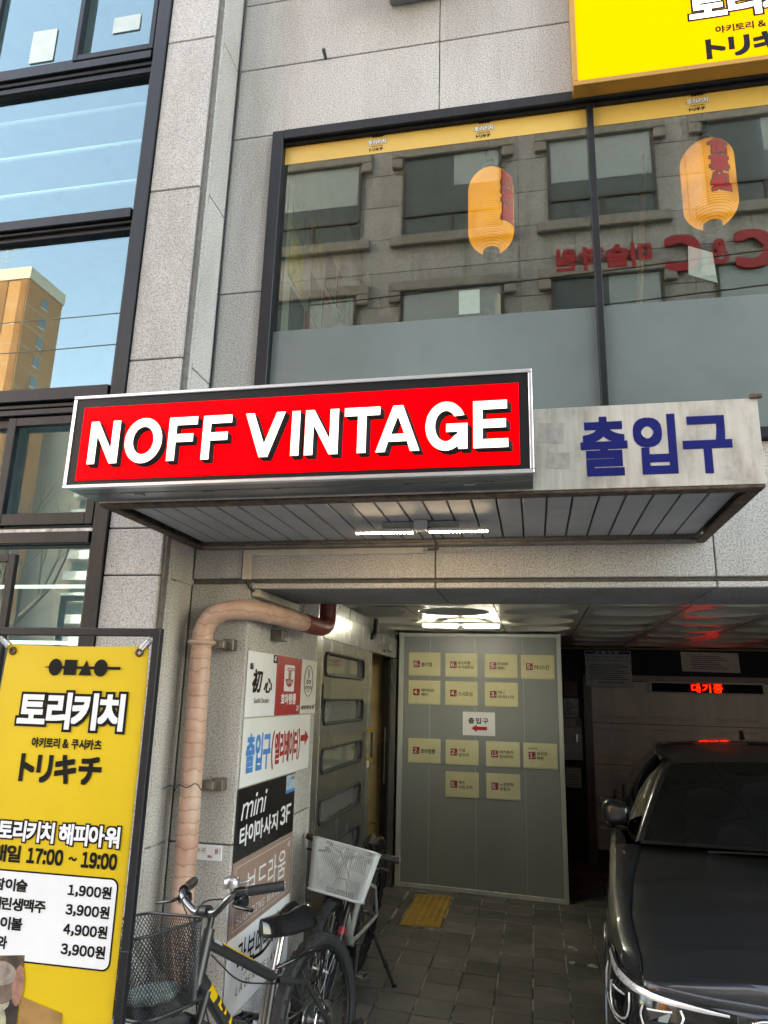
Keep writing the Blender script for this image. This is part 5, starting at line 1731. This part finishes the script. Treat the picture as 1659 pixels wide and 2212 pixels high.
    MB().tube(catmull([(0.01, -.06, R - .03), (.02, -.062, R - .09), (-.0, -.064, R - .14), (.03, -.062, R - .19)], 4), .011, 8).build('derailleur', STEEL_D, root)
    # handlebar
    st_top = ht1 + axis_d * P['rise']
    hb = MB()
    hb.tube([ht1, st_top], .0145, 12)
    fwd = Vector((cos(radians(19.5)), 0, sin(radians(19.5))))
    clamp = st_top + fwd * P['reach']
    hb.tube([st_top - axis_d * .012, st_top + axis_d * .012], .021, 12)
    hb.tube([st_top, clamp], .0135, 10)
    hb.tube([clamp + Vector((0, -.025, 0)), clamp + Vector((0, .025, 0))], .021, 12)
    stem = hb.xf(ST).build('stem', P['stem'], root)
    bw_, sweep, up_ = P['bar_w'] / 2, P['sweep'], P['bar_up']
    half = [clamp, clamp + Vector((.0, .06, .0)), clamp + Vector((-.005, .13, up_ * .75)), clamp + Vector((-.02 - sweep * .2, bw_ * .66, up_)), clamp + Vector((-sweep, bw_, up_ + P.get('tip', 0)))]
    lp = catmull(half, 6)
    rp = [Vector((p.x, -p.y, p.z)) for p in lp]
    bar = MB().tube(rp[::-1] + lp[1:], .0125, 12)
    br = bar.xf(ST).build('handlebar', P['bar'], root)
    for pts in (lp, rp):
        a, b_ = pts[-1], pts[-9]
        d = (b_ - a).normalized()
        g = MB()
        n_ = 15
        gl = P.get('grip', .125)
        g.tube([a + d * (gl * i / n_) for i in range(n_ + 1)], [.0165 if i in (0, n_) else (.0178 if i % 2 else .0166) for i in range(n_ + 1)], 14)
        gr = g.xf(ST).build('grip', P['grip_m'], br)
        MB().tube([a - d * .004, a + d * .001], .0175, 14).xf(ST).build('grip_end', P.get('grip_end', P['grip_m']), gr)
        q = a + d * (gl + .022)
        sgn = 1 if a.y > 0 else -1
        lv = MB().tube([q - d * .014, q + d * .022], .019, 12)
        lv.cbox(q.x - .022, q.x + .022, q.y - .022, q.y + .022, q.z - .046, q.z - .010, .008)
        lv.tube(catmull([q + Vector((.018, 0, -.022)), q + Vector((.050, sgn * .015, -.030)), q + Vector((.058, sgn * .070, -.036)), q + Vector((.050, sgn * .110, -.042))], 5), .0065, 8)
        lev = lv.xf(ST).build('brake_lever', BLACK_GLOSS, br)
        cbp = [q + Vector((.01, -sgn * .03, -.02)), q + Vector((.09, -sgn * .10, -.02)), q + Vector((.09, -sgn * .16, -.12)), ht0.lerp(ht1, .5) + Vector((.05, sgn * .03, 0)), ht0 + Vector((.03, sgn * .04, -.12))]
        MB().tube(catmull(cbp, 6), .0028, 6).xf(ST).build('brake_cable', BLACK, br)
        if P.get('bell') and a.y > 0:
            bc = q + d * .035 + Vector((-.004, 0, .020))
            bl = MB().lathe([(.030, 0), (.031, .004), (.029, .016), (.018, .026), (.0001, .029)], 20, Matrix.Translation(bc + Vector((0, 0, .010))))
            bl.lathe([(.028, -.010), (.030, -.002), (.030, .0)], 20, Matrix.Translation(bc + Vector((0, 0, .010))))
            be = bl.xf(ST).build('bell', paint('bell_alloy', (.42, .42, .41), .32, .85), br)
            MB().tube([bc + Vector((0, .0, .006)), bc + Vector((-.03, .028, .012)), bc + Vector((-.05, .036, .014))], .005, 6).cyl(bc + Vector((0, 0, -.012)), bc, .008, 8).xf(ST).build('bell_lever', METAL_G, be)
    # kick stand
    if P.get('stand'):
        a, b_ = P['stand']
        kk = MB().tube([a, Vector(a).lerp(Vector(b_), .62), b_], .0095, 10)
        kk.tube([Vector(a).lerp(Vector(b_), .60), Vector(a).lerp(Vector(b_), .68)], .0135, 10)
        kk.tube([b_, Vector(b_) + Vector((.028, .014, -.002))], [.012, .016], 8)
        kk.build('kick_stand', BLACK, root)
    return ST, ht0, ht1, clamp, axis_d, dict(dt=(dtp, bb), tt=(ttp, sc_))

def place(root, contact, heading, lean):
    """stand the bike with its rear contact at a point, leaning about the ground line (positive = to the rider's left)"""
    h = atan2(heading[1], heading[0])
    root.matrix_world = Matrix.Translation(contact) @ Matrix.Rotation(h, 4, 'Z') @ Matrix.Rotation(-lean, 4, 'X')

# ---- grey mountain bike with the black basket
g_paint = paint('bike_grey', (.038, .038, .040), .34, .35, var=.12, vscale=14)
BY_ = paint('bike_yellow', (.62, .36, .012), .35, var=.1)
gb = empty('grey_bicycle', (0, 0, 0), 'grey and yellow bicycle with a black mesh basket parked against the side wall signs', 'bicycle')
WORLD_OF[gb.name] = Vector((0, 0, 0))
PG = dict(R=.327, L=.965, tw=.028, ht=(.690, .852), bb=(.42, .285), sc=(.322, .585), sdl=(.245, .812), steer=radians(-12), frame=g_paint, fork=BLACK, fork_low=BLACK,
          rim=BLACK, disc=True, post=paint('post_alloy', (.45, .45, .44), .3, .9), crank=radians(-60), rise=.055, reach=.035, stem=BLACK, bar_w=.50, sweep=.150, bar_up=.062, bar=paint('bar_dark_alloy', (.20, .20, .21), .25, .9), grip_m=BLACK, bell=True,
          stand=((.05, .07, .29), (-.22, .10, .27)), dt_r=.026, tt_r=.020, sdl_s=1.06)
ST, ht0, ht1, clamp, ax, tb = bike(gb, PG)
# yellow decals on top tube and down tube
def decal(root, tube, r, t0, t1, side, h_, mat, name='decal'):
    a, b_ = tube
    d = (b_ - a)
    mb = MB()
    rows = []
    u = Vector((0, 1, 0))
    w = d.normalized().cross(u).normalized()
    if w.z < 0:
        w = -w
    for k in range(7):
        an = radians(side + h_ * (k / 6 - .5))
        n_ = u * cos(an) + w * sin(an)
        rows.append([a + d * t0 + n_ * (r + .0012), a + d * t1 + n_ * (r + .0012)])
    mb.grid(rows)
    return mb.build(name, mat, root)
decal(gb, tb['tt'], .020, .18, .62, 62, 50, BY_)
decal(gb, tb['tt'], .020, .05, .16, 60, 90, paint('decal_grey', (.30, .32, .33), .4))
decal(gb, tb['dt'], .026, .10, .20, 30, 130, BY_)
for k in range(5):
    decal(gb, tb['dt'], .026, .24 + k * .085, .265 + k * .085, 25, 70, BY_)
    decal(gb, tb['dt'], .026, .24 + k * .085, .30 + k * .085, 55 if k % 2 else -8, 14, BY_)
ca = (Vector((tb['dt'][0])), tb['dt'][1])
# basket hung ahead of the head tube
BM = ST @ Matrix.Translation((.872, 0, .690))
bk, per = basket(gb, BM, BLACK, .345, .29, .28, .225, .240, 92, 26, .0016, .0048)
band = []
for k in range(25):
    u_ = k / 24
    band.append(u_)
sb = MB()
rows = [[], []]
for k in range(33):
    u_ = .5 + .34 * k / 32 * 1.0
    zc = .62 + .26 * abs(k / 32 - .0)
    for j, dv in enumerate((-.035, .035)):
        p = per(u_ - .02, min(.98, zc + dv))
        c_ = Vector((.13, 0, p.z))
        rows[j].append(p + (p - c_).normalized() * .004)
sb.grid(rows)
sb.xf(BM).build('strap', BLACK, bk)
# litter lying in the basket
bagm = paint('plastic_bag', (.22, .29, .27), .35, var=.4, vscale=30)
def bag(center, r, M, mat, seed):
    rnd = random.Random(seed)
    bm = bmesh.new()
    bmesh.ops.create_icosphere(bm, subdivisions=3, radius=1)
    for v in bm.verts:
        n_ = v.co.normalized()
        k = 1 + .16 * sin(n_.x * 7 + seed) * cos(n_.y * 6) + rnd.uniform(-.06, .06)
        v.co = Vector((n_.x * r[0], n_.y * r[1], n_.z * r[2])) * k + Vector(center)
    mb = MB().add([tuple(v.co) for v in bm.verts], [tuple(v.index for v in f.verts) for f in bm.faces], True)
    bm.free()
    return mb
M_gb_bag = BM
tb_ = bag((.10, .0, .030), (.085, .09, .024), None, bagm, 2)
GB_BAG = (tb_, BM)
# cable lock wound round the seat tube
lk = catmull([(.33, .02, .62), (.25, .06, .635), (.14, .07, .635), (.05, .06, .61), (.03, .05, .57), (.06, .06, .53), (.12, .06, .51)], 6)
MB().tube(lk, .0075, 8).build('cable_lock', BLACK_GLOSS, gb)
for cbl in ([(.75, .03, .78), (.60, .035, .66), (.44, .03, .60), (.30, .03, .56), (.12, .05, .52), (.02, .07, .38)], [(.80, .03, .70), (.76, .05, .55), (.68, .04, .50), (.58, .035, .46)]):
    MB().tube(catmull(cbl, 6), .0028, 6).build('gear_cable', BLACK, gb)
place(gb, Vector((-.930, 3.401, floor_z(-.93))), (-.253, -.967), radians(-3.7))

# ---- white bicycle with the white basket
w_paint = paint('bike_cream', (.55, .52, .44), .35, var=.2, vscale=12)
wb = empty('white_bicycle', (0, 0, 0), 'cream bicycle with a white mesh basket parked in the passage by the lobby door', 'bicycle')
WORLD_OF[wb.name] = Vector((0, 0, 0))
PW = dict(R=.332, L=1.035, tw=.025, ht=(.675, .765), bb=(.41, .285), sc=(.31, .60), sdl=(.224, .820), steer=radians(0), frame=w_paint, fork=BLACK, fork_low=BLACK, rim=BLACK,
          post=METAL_G, crank=radians(-92), rise=.070, reach=.010, stem=METAL_G, bar_w=.535, sweep=.045, bar_up=.030, bar=CHROME, grip_m=BLACK, grip_end=paint('grip_rose', (.40, .16, .12), .5),
          stand=((.16, .09, .28), (.18, .267, .046)), pedal_chrome=True, sdl_s=.92)
ST2, h0, h1, cl2, ax2, tb2 = bike(wb, PW)
WHITE_M = paint('white_wire', (.56, .56, .56), .4, var=.06)
BM2 = ST2 @ Matrix.Translation((.872, 0, .640)) @ Matrix.Rotation(radians(-15), 4, 'Y')
bk2, per2 = basket(wb, BM2, WHITE_M, .350, .235, .285, .185, .240, 84, 26, .0016, .0050)
hk = MB()
for yy in (-.035, .035):
    ringp = [cl2 + Vector((.026 * cos(a), yy, .026 * sin(a))) for a in [2 * pi * k / 14 for k in range(14)]]
    hk.tube(ringp, .0045, 6, closed=True)
    hk.tube([cl2 + Vector((.024, yy, -.005)), cl2 + Vector((.07, yy, -.03))], .0045, 6)
hk.xf(ST2).build('basket_hook', WHITE_M, wb)
RB = paint('fork_red_band', (.35, .02, .03), .4)
for s_ in (-1, 1):
    top = h0 - ax2 * .03 + Vector((0, s_ * .062, 0))
    bot = Vector((1.035, s_ * .062, .332))
    MB().tube([top.lerp(bot, .40), top.lerp(bot, .50)], .0213, 12, False).xf(ST2).build('fork_band', RB, wb)
place(wb, Vector((-1.14, 4.99, floor_z(-1.14))), (-.016, -1.0), radians(9.8))
# the bag rides in the grey bicycle's basket
bag_o = GB_BAG[0].xf(gb.matrix_world @ GB_BAG[1]).build('plastic_bag', bagm)
tag(bag_o, 'crumpled pale green plastic bag lying in the black basket', 'bag')
# ================================================================== CAR (local: x across, y back from the nose, z up)
car = empty('parked_car', (0, 0, 0), 'dark grey saloon car parked nose out under the building at the right', 'car')
WORLD_OF[car.name] = Vector((0, 0, 0))
CARGLASS = paint('car_glass', (.006, .007, .008), .03, var=.2, spec=.55)
HOUSING = paint('lamp_housing', (.008, .0085, .009), .12, var=.2, spec=.6)
TRIM = paint('lamp_trim', (.80, .81, .82), .28, .7, var=.05)
OUT = catmull([(0, 0, 0), (.25, .008, 0), (.45, .022, 0), (.64, .048, 0), (.79, .105, 0), (.880, .225, 0), (.920, .42, 0), (.934, .80, 0), (.930, 1.2, 0), (.930, 2.0, 0), (.930, 3.2, 0),
               (.920, 3.9, 0), (.885, 4.4, 0), (.80, 4.72, 0), (.6, 4.88, 0), (.3, 4.93, 0), (0, 4.94, 0)], 14)
NOUT = []
for i, p in enumerate(OUT):
    t = (OUT[min(i + 1, len(OUT) - 1)] - OUT[max(i - 1, 0)]).normalized()
    NOUT.append(Vector((t.y, -t.x, 0)))          # outward
def lerp_tab(tab, y):
    if y <= tab[0][0]:
        return tab[0][1]
    for (a, va), (b_, vb) in zip(tab, tab[1:]):
        if y <= b_:
            k = (y - a) / (b_ - a)
            k = k * k * (3 - 2 * k) * .5 + k * .5
            return va + (vb - va) * k
    return tab[-1][1]
ZE = [(0, .735), (.1, .754), (.3, .796), (.6, .850), (.9, .902), (1.2, .960), (1.4, .992), (2.2, 1.005), (3.4, 1.02), (4.4, 1.03), (4.94, .98)]
def ze(y):
    return lerp_tab(ZE, y)
LEV = [(.16, .060), (.21, .015), (.32, .0), (.48, .0), (.57, .004)]
def side_pt(i, lev, lift=0.0):
    """lev 0..6"""
    p, n_ = OUT[i], NOUT[i]
    if lev < 5:
        z, ins = LEV[lev]
    elif lev == 5:
        z, ins = .57 + (ze(p.y) - .57) * .45, .010
    elif lev == 6:
        z, ins = ze(p.y) - .035, .028
    else:
        z, ins = ze(p.y) - .012, .058
    q = p - n_ * (ins - lift)
    return Vector((q.x, q.y, z))
def both(mb_fn, name, mat, parent=car):
    mb = mb_fn(1)
    mb.merge(mb_fn(-1))
    return mb.build(name, mat, parent)
def side_z(i, z, lift=0.0):
    p, n_ = OUT[i], NOUT[i]
    tab = [(a, b_) for a, b_ in LEV] + [(.57 + (ze(p.y) - .57) * .45, .010), (ze(p.y) - .035, .028), (ze(p.y) - .012, .058)]
    q = p - n_ * (lerp_tab(tab, z) - lift)
    return Vector((q.x, q.y, z))
WELLS = (.86, 3.83)
def sides(sg):
    NZ = 22
    rows = []
    for l in range(NZ + 1):
        row = []
        for i in range(len(OUT)):
            top = ze(OUT[i].y) - .012
            p = side_z(i, .16 + (top - .16) * (1 - (1 - l / NZ) ** 1.25))
            row.append(Vector((p.x * sg, p.y, p.z)))
        rows.append(row)
    mb = MB().grid(rows, flip=(sg < 0))
    keep = []
    for f_, s_ in zip(mb.f, mb.sm):
        c_ = sum((mb.v[k] for k in f_), Vector()) / len(f_)
        if abs(c_.x) > .8 and any((c_.y - w) ** 2 + (c_.z - .335) ** 2 < .372 ** 2 for w in WELLS):
            continue
        keep.append((f_, s_))
    mb.f, mb.sm = [k[0] for k in keep], [k[1] for k in keep]
    return mb
body = both(sides, 'body', CARPAINT)
# hood boundary for outline points in front of the windscreen
HX = [(0, .0), (.05, .50), (.10, .60), (.22, .735), (.38, .800), (.6, .815), (.9, .800), (1.2, .765), (1.4, .735)]
NH = max(i for i, p in enumerate(OUT) if p.y < 1.38)
def hb_pt(i):
    p = OUT[i]
    k = min(1, p.x / .80)
    y = p.y + .045 * (1 - k ** 4)
    x = min(p.x * .985, .815 if p.y < .6 else lerp_tab(HX, p.y))
    if p.y < .6:
        x = min(x, .79 + .025 * min(1, max(0, (p.y - .25) / .3)))
    return Vector((x, y, ze(p.y)))
HB = [hb_pt(i) for i in range(NH + 1)]
def hood():
    rows = []
    for i in range(NH + 1):
        b_ = HB[i]
        hx = max(b_.x - .0045, .0005)
        cr = .052 * min(1, hx / .75) ** 1.5
        rows.append([Vector((hx * u, b_.y + (.003 if b_.x > .3 else .004), b_.z + cr * (1 - abs(u) ** 2.4) - .004 * max(0, (abs(u) - .93) / .07) ** 2 + .007 * math.exp(-((abs(u) - .62) / .07) ** 2) * min(1, b_.y / .5))) for u in [k / 20 - 1 for k in range(41)]])
    return MB().grid(rows, flip=True)
hood().build('bonnet', CARPAINT, car)
def fender(sg):
    rows = [[], [], [], []]
    for i in range(NH + 1):
        e, h = side_pt(i, 7), HB[i]
        d = h - e
        rows[0].append(e)
        rows[1].append(e + d * .5 + Vector((0, 0, .006)))
        rows[2].append(h)
        rows[3].append(h + Vector((-.002, .001, -.03)))
    rows = [[Vector((p.x * sg, p.y, p.z)) for p in r] for r in rows]
    return MB().grid(rows, flip=(sg < 0))
for _s in (1, -1):
    fender(_s).build('wing_top', CARPAINT, car)
def bay():
    return MB().grid([[Vector((HB[i].x * 1.01 * u, HB[i].y, HB[i].z - .022)) for u in (-1, -.5, 0, .5, 1)] for i in range(NH + 1)], flip=True)
bay().build('shut_line', BLACK, car)
# belt shelf behind the wings
def shelf(sg):
    rows = [[], []]
    for i in range(NH, len(OUT)):
        e = side_pt(i, 7)
        rows[0].append(Vector((e.x * sg, e.y, e.z)))
        rows[1].append(Vector((max(0, e.x - .05) * sg, e.y - (.05 if e.y > 4.6 else 0), e.z + .006)))
    return MB().grid(rows, flip=(sg < 0))
both(shelf, 'belt_moulding', CARPAINT)
US = [k / 12 - 1 for k in range(25)]
def base_c(u):
    return Vector((.748 * u, 1.10 + .24 * u * u, .990 + .048 * (1 - u * u)))
def head_c(u):
    return Vector((.575 * u, 1.66 + .10 * u * u, 1.360 + .038 * (1 - abs(u) ** 2.2)))
rows = []
for k in range(9):
    t = k / 8
    rows.append([base_c(u).lerp(head_c(u), t) + Vector((0, -.022, .022)) * sin(pi * t) for u in US])
ws = MB().grid(rows, flip=True).build('windscreen', CARGLASS, car)
rows = [[base_c(u) + Vector((0, -.020, .004)) for u in US], [base_c(u) + Vector((0, .012, .012)) for u in US]]
MB().grid(rows, flip=True).build('scuttle', BLACK, ws)
ROOF = [(1.66, .575, 1.398, .10), (1.80, .592, 1.430, .10), (2.1, .605, 1.466, .06), (2.5, .605, 1.478, .03), (2.9, .596, 1.466, .0), (3.3, .572, 1.420, -.03)]
rows = []
for y, x, z, c_ in ROOF:
    rows.append([Vector((x * u, y + c_ * u * u, z - .038 * abs(u) ** 2.2 - .016 * max(0, (abs(u) - .86) / .14) ** 2)) for u in US])
MB().grid(rows, flip=True).build('roof', CARPAINT, car)
rows = []
for k in range(6):
    t = k / 5
    rows.append([Vector(((.57 + .10 * t) * u, 3.3 - .03 * u * u + .78 * t, 1.420 - .038 * abs(u) ** 2.2 * (1 - t) - .315 * t - .05 * u * u * t)) for u in US])
MB().grid(rows, flip=True).build('rear_window', CARGLASS, car)
rows = []
for k in range(5):
    t = k / 4
    rows.append([Vector(((.67 + .14 * t) * u * (1 if t < .9 else .93), 4.08 + .74 * t - .05 * u * u, 1.105 - .05 * u * u - .10 * t)) for u in US])
MB().grid(rows, flip=True).build('boot_lid', CARPAINT, car)
def belt_line(y):
    i = min(range(len(OUT)), key=lambda j: abs(OUT[j].y - y) + (9 if OUT[j].x < .5 else 0))
    e = side_pt(i, 7)
    return Vector((e.x - .05, y, ze(y) - .006))
def glasshouse(sg):
    rows = []
    N = 16
    for k in range(N + 1):
        t = k / N
        top = Vector((lerp_tab([(a, b_) for a, b_, c_, d_ in ROOF], 1.70 + 1.6 * t) - .004, 1.755 + 1.50 * t, lerp_tab([(a, c_ - .055) for a, b_, c_, d_ in ROOF], 1.70 + 1.6 * t)))
        bot = belt_line(1.38 + 2.62 * t)
        if t < .06:
            bot.x = .752 + (bot.x - .752) * t / .06
        mid = top.lerp(bot, .5) + Vector((.030, 0, .010))
        rows.append([Vector((p.x * sg, p.y, p.z)) for p in (top, top.lerp(mid, .5) + Vector((.010, 0, 0)), mid, mid.lerp(bot, .5) + Vector((.006, 0, 0)), bot)])
    return MB().grid(rows, flip=(sg > 0))
for _s in (1, -1):
    glasshouse(_s).build('side_window', CARGLASS, car)
def apillar(sg):
    rows = []
    for k in range(10):
        t = k / 9
        a = base_c(1).lerp(head_c(1), t) + Vector((0, -.022, .022)) * sin(pi * t)
        row = []
        for j, (dx, dy, dz) in enumerate(((-.028, -.002, .004), (-.006, .000, .010), (.018, .022, .004), (.024, .065, -.008), (.022, .085, -.016))):
            row.append(Vector(((a.x + dx + .008 * (1 - t)) * sg, a.y + dy, a.z + dz)))
        rows.append(row)
    for y, x, z, c_ in ROOF:
        row = []
        for j, (dx, dz) in enumerate(((-.030, -.030), (-.010, -.034), (.012, -.050), (.016, -.064), (.010, -.078))):
            row.append(Vector(((x + dx) * sg, y + c_ + .02, z + dz)))
        rows.append(row)
    return MB().grid(rows, flip=(sg > 0))
for _s in (1, -1):
    apillar(_s).build('roof_pillar', CARPAINT, car)
def chrome_line(sg):
    pts = [belt_line(1.46 + k * .2) + Vector((.008, 0, .006)) for k in range(13)]
    return MB().tube([Vector((p.x * sg, p.y, p.z)) for p in pts], .006, 6)
for _s in (1, -1):
    chrome_line(_s).build('window_trim', BLACK_GLOSS, car)

# ---- headlights laid on the front corner
def arc_i(x=None, y=None):
    if x is not None:
        return min((i for i, p in enumerate(OUT) if p.y < 1.0), key=lambda j: abs(OUT[j].x - x))
    return min((i for i, p in enumerate(OUT) if p.x > .5 and p.y < 2), key=lambda j: abs(OUT[j].y - y))
I0, I1 = arc_i(x=.505), arc_i(y=.46)
def corner(fi, z, lift):
    i = int(fi)
    k = fi - i
    def at(j):
        p, n_ = OUT[j], NOUT[j]
        tab = [(a, b_) for a, b_ in LEV] + [(.57 + (ze(p.y) - .57) * .45, .010), (ze(p.y) - .035, .028), (ze(p.y) - .012, .058)]
        ins = lerp_tab(tab, z)
        q = p - n_ * (ins - lift)
        return Vector((q.x, q.y, z))
    return at(i).lerp(at(min(i + 1, len(OUT) - 1)), k)
def zhi(t):
    return lerp_tab([(0, .704), (.25, .718), (.5, .732), (.75, .752), (.92, .776), (1, .772)], t)
def zlo(t):
    return lerp_tab([(0, .660), (.2, .618), (.45, .580), (.7, .564), (.9, .588), (.97, .645), (1, .735)], t)
def lamp_pt(t, v, lift, sg):
    p = corner(I0 + (I1 - I0) * t, zlo(t) + (zhi(t) - zlo(t)) * v, lift)
    return Vector((p.x * sg, p.y, p.z))
for sg in (-1, 1):
    rows = [[lamp_pt(t / 28, v / 6, .004, sg) for t in range(29)] for v in range(7)]
    hl = MB().grid(rows, flip=(sg < 0)).build('headlight', HOUSING, car)
    edge = [lamp_pt(t / 28, 0, .006, sg) for t in range(29)] + [lamp_pt(1, v / 6, .006, sg) for v in range(1, 6)] + [lamp_pt(1 - t / 28, 1, .006, sg) for t in range(29)]
    MB().tube(edge, .0028, 6, closed=True).build('surround', BLACK_GLOSS, hl)
    MB().grid([[lamp_pt(.03 + .90 * t / 20, .78 + .15 * v, .0075 + .004 * sin(pi * v), sg) for t in range(21)] for v in (0, .5, 1)], flip=(sg < 0)).build('sky_sheen_strip', TRIM, hl)  # pale band standing in for sky reflected along the bonnet edge
    MB().tube([lamp_pt(.12 + .80 * t / 20, .07, .007, sg) for t in range(21)], .0030, 6).build('lower_strip', TRIM, hl)
    MB().tube([lamp_pt(.925, .06 + .6 * t / 8, .008, sg) for t in range(9)], [.003 + .004 * sin(pi * t / 8) for t in range(9)], 6).build('side_reflector', paint('reflector', (.5, .5, .5), .3, .7, var=.4, vscale=200) if sg < 0 else bpy.data.materials['reflector'], hl)
    for tc in (.36, .69):
        U = [(tc - .115, .72), (tc - .128, .48), (tc - .085, .20), (tc + .06, .17), (tc + .108, .40), (tc + .098, .62)]
        uu = catmull([(a, b_, 0) for a, b_ in U], 4)
        MB().tube([lamp_pt(p.x, p.y, .010, sg) for p in uu], .0038, 8).build('light_ring', TRIM, hl)
        cpt = [(tc - .07, .62), (tc + .06, .58), (tc + .05, .36), (tc - .05, .36)]
        MB().add([lamp_pt(a, b_, .0085, sg) for a, b_ in cpt], [(0, 1, 2, 3)]).build('projector', CARGLASS, hl)
        MB().tube([lamp_pt(tc - .075 + .14 * k / 6, .63 - .04 * k / 6, .011, sg) for k in range(7)], .0042, 6).build('lens_strip', TRIM, hl)
# ---- kidney grilles, bumper opening
for sg in (-1, 1):
    ia, ib = arc_i(x=.05), arc_i(x=.475)
    def kp(u, z, lift):
        p = corner(ia + (ib - ia) * u, z, lift)
        return Vector((p.x * sg, p.y, p.z))
    rr_ = rrect(0, 1, .42, .725, .001, 1)
    loop = [(0.0, .47), (.0, .68), (.06, .71), (.2, .718), (.5, .712), (.8, .702), (.94, .69), (1.0, .65), (.98, .50), (.90, .44), (.5, .42), (.1, .43)]
    lp_ = catmull([(a, b_, 0) for a, b_ in loop], 4, True)
    gk = MB().tube([kp(p.x, p.y, .016) for p in lp_], .015, 8, closed=True).build('grille', CHROME, car)
    MB().grid([[kp(u / 8, .44 + (.70 - .44) * v / 4, .003) for u in range(9)] for v in range(5)], flip=(sg < 0)).build('grille_back', BLACK, gk)
    for k in range(9):
        u = .09 + .82 * k / 8
        MB().tube([kp(u, .455, .010), kp(u, .685, .012)], .006, 6).build('grille_slat', METAL_G, gk)
bmp = MB()
bmp.grid([[corner(arc_i(x=.62) * t / 10, z, .005) for t in range(11)] for z in (.22, .30, .36)])
bmp.build('air_intake', BLACK, car)
# ---- mirrors
for sg in (-1, 1):
    bm = bmesh.new()
    bmesh.ops.create_icosphere(bm, subdivisions=3, radius=1)
    mb = MB()
    vv = []
    for v in bm.verts:
        n_ = v.co.normalized()
        sq = [abs(c_) ** .62 * (1 if c_ > 0 else -1) for c_ in n_]
        x, y, z = sq[0] * .072, sq[1] * .066, sq[2] * .066 * (1 + .22 * sq[0])
        if n_.y > .35:
            y = .35 * .075
        z *= 1 - .16 * (n_.x)
        vv.append(((.865 + x) * sg, 1.60 + y + .015 * n_.x, 1.098 + z))
    mb.add(vv, [tuple(w.index for w in f.verts) for f in bm.faces], True)
    bm.free()
    mr_ = mb.build('wing_mirror', CARPAINT, car)
    MB().tube([(.80 * sg, 1.60, 1.010), (.89 * sg, 1.60, 1.045)], [.030, .024], 8).cbox(min(.80 * sg, .95 * sg), max(.80 * sg, .95 * sg), 1.555, 1.635, 1.012, 1.024, .004).build('mirror_foot', BLACK_GLOSS, mr_)
# ---- antenna fin, wipers, wheels, badge free
fin = MB()
fin.prism([(0, 0), (.13, 0), (.11, .055), (.09, .062), (.05, .03)], (-.012, 2.95, 1.456), (0, 1, 0), (0, 0, 1), (.024, 0, 0))
fin.build('antenna_fin', CARPAINT, car)
for a, b_ in (((-.45, 1.17, 1.005), (.10, 1.145, 1.02)), ((.05, 1.14, 1.02), (.62, 1.235, .998))):
    MB().tube([a, Vector(a).lerp(Vector(b_), .5) + Vector((0, -.012, .010)), b_], .007, 6).build('wiper', BLACK, car)
for sg in (-1, 1):
    for yy in (.86, 3.83):
        RX = Matrix.Translation((sg * .782, yy, .335)) @ Matrix.Rotation(radians(90), 4, 'Y')
        wprof = [(.20, -.11), (.30, -.115), (.332, -.095), (.335, 0), (.332, .095), (.30, .117), (.235, .119), (.225, .10)]
        wl = MB().lathe(wprof, 36, RX).build('wheel', RUBBER, car)
        rm_ = MB().lathe([(.225, .085), (.235, .105), (.225, .118)], 30, RX if sg > 0 else RX @ Matrix.Rotation(pi, 4, 'X'))
        for k in range(5):
            a = 2 * pi * k / 5
            rm_.prism([(-.03, .03), (.03, .03), (.02, .225), (-.02, .225)], Vector((sg * .885, yy, .335)), Vector((0, cos(a), sin(a))), Vector((0, -sin(a), cos(a))), (sg * .012, 0, 0))
        rm_.build('rim', METAL_G, wl)
        MB().tube([(sg * (.924 if yy < 2 else .913), yy + .372 * cos(radians(a)), .335 + .372 * sin(radians(a))) for a in range(-28, 209, 6)], .011, 8).build('arch_lip', CARPAINT, car)
        MB().lathe([(.385, -.16), (.385, .090)] if sg > 0 else [(.385, -.090), (.385, .16)], 30, RX, caps=False).build('wheel_well', BLACK, car)
car.matrix_world = Matrix.Translation((1.165, 2.865, floor_z(1.0))) @ Matrix.Rotation(radians(-6.0), 4, 'Z') @ Matrix.Diagonal((1.045, 1.045, 1.018, 1.0))
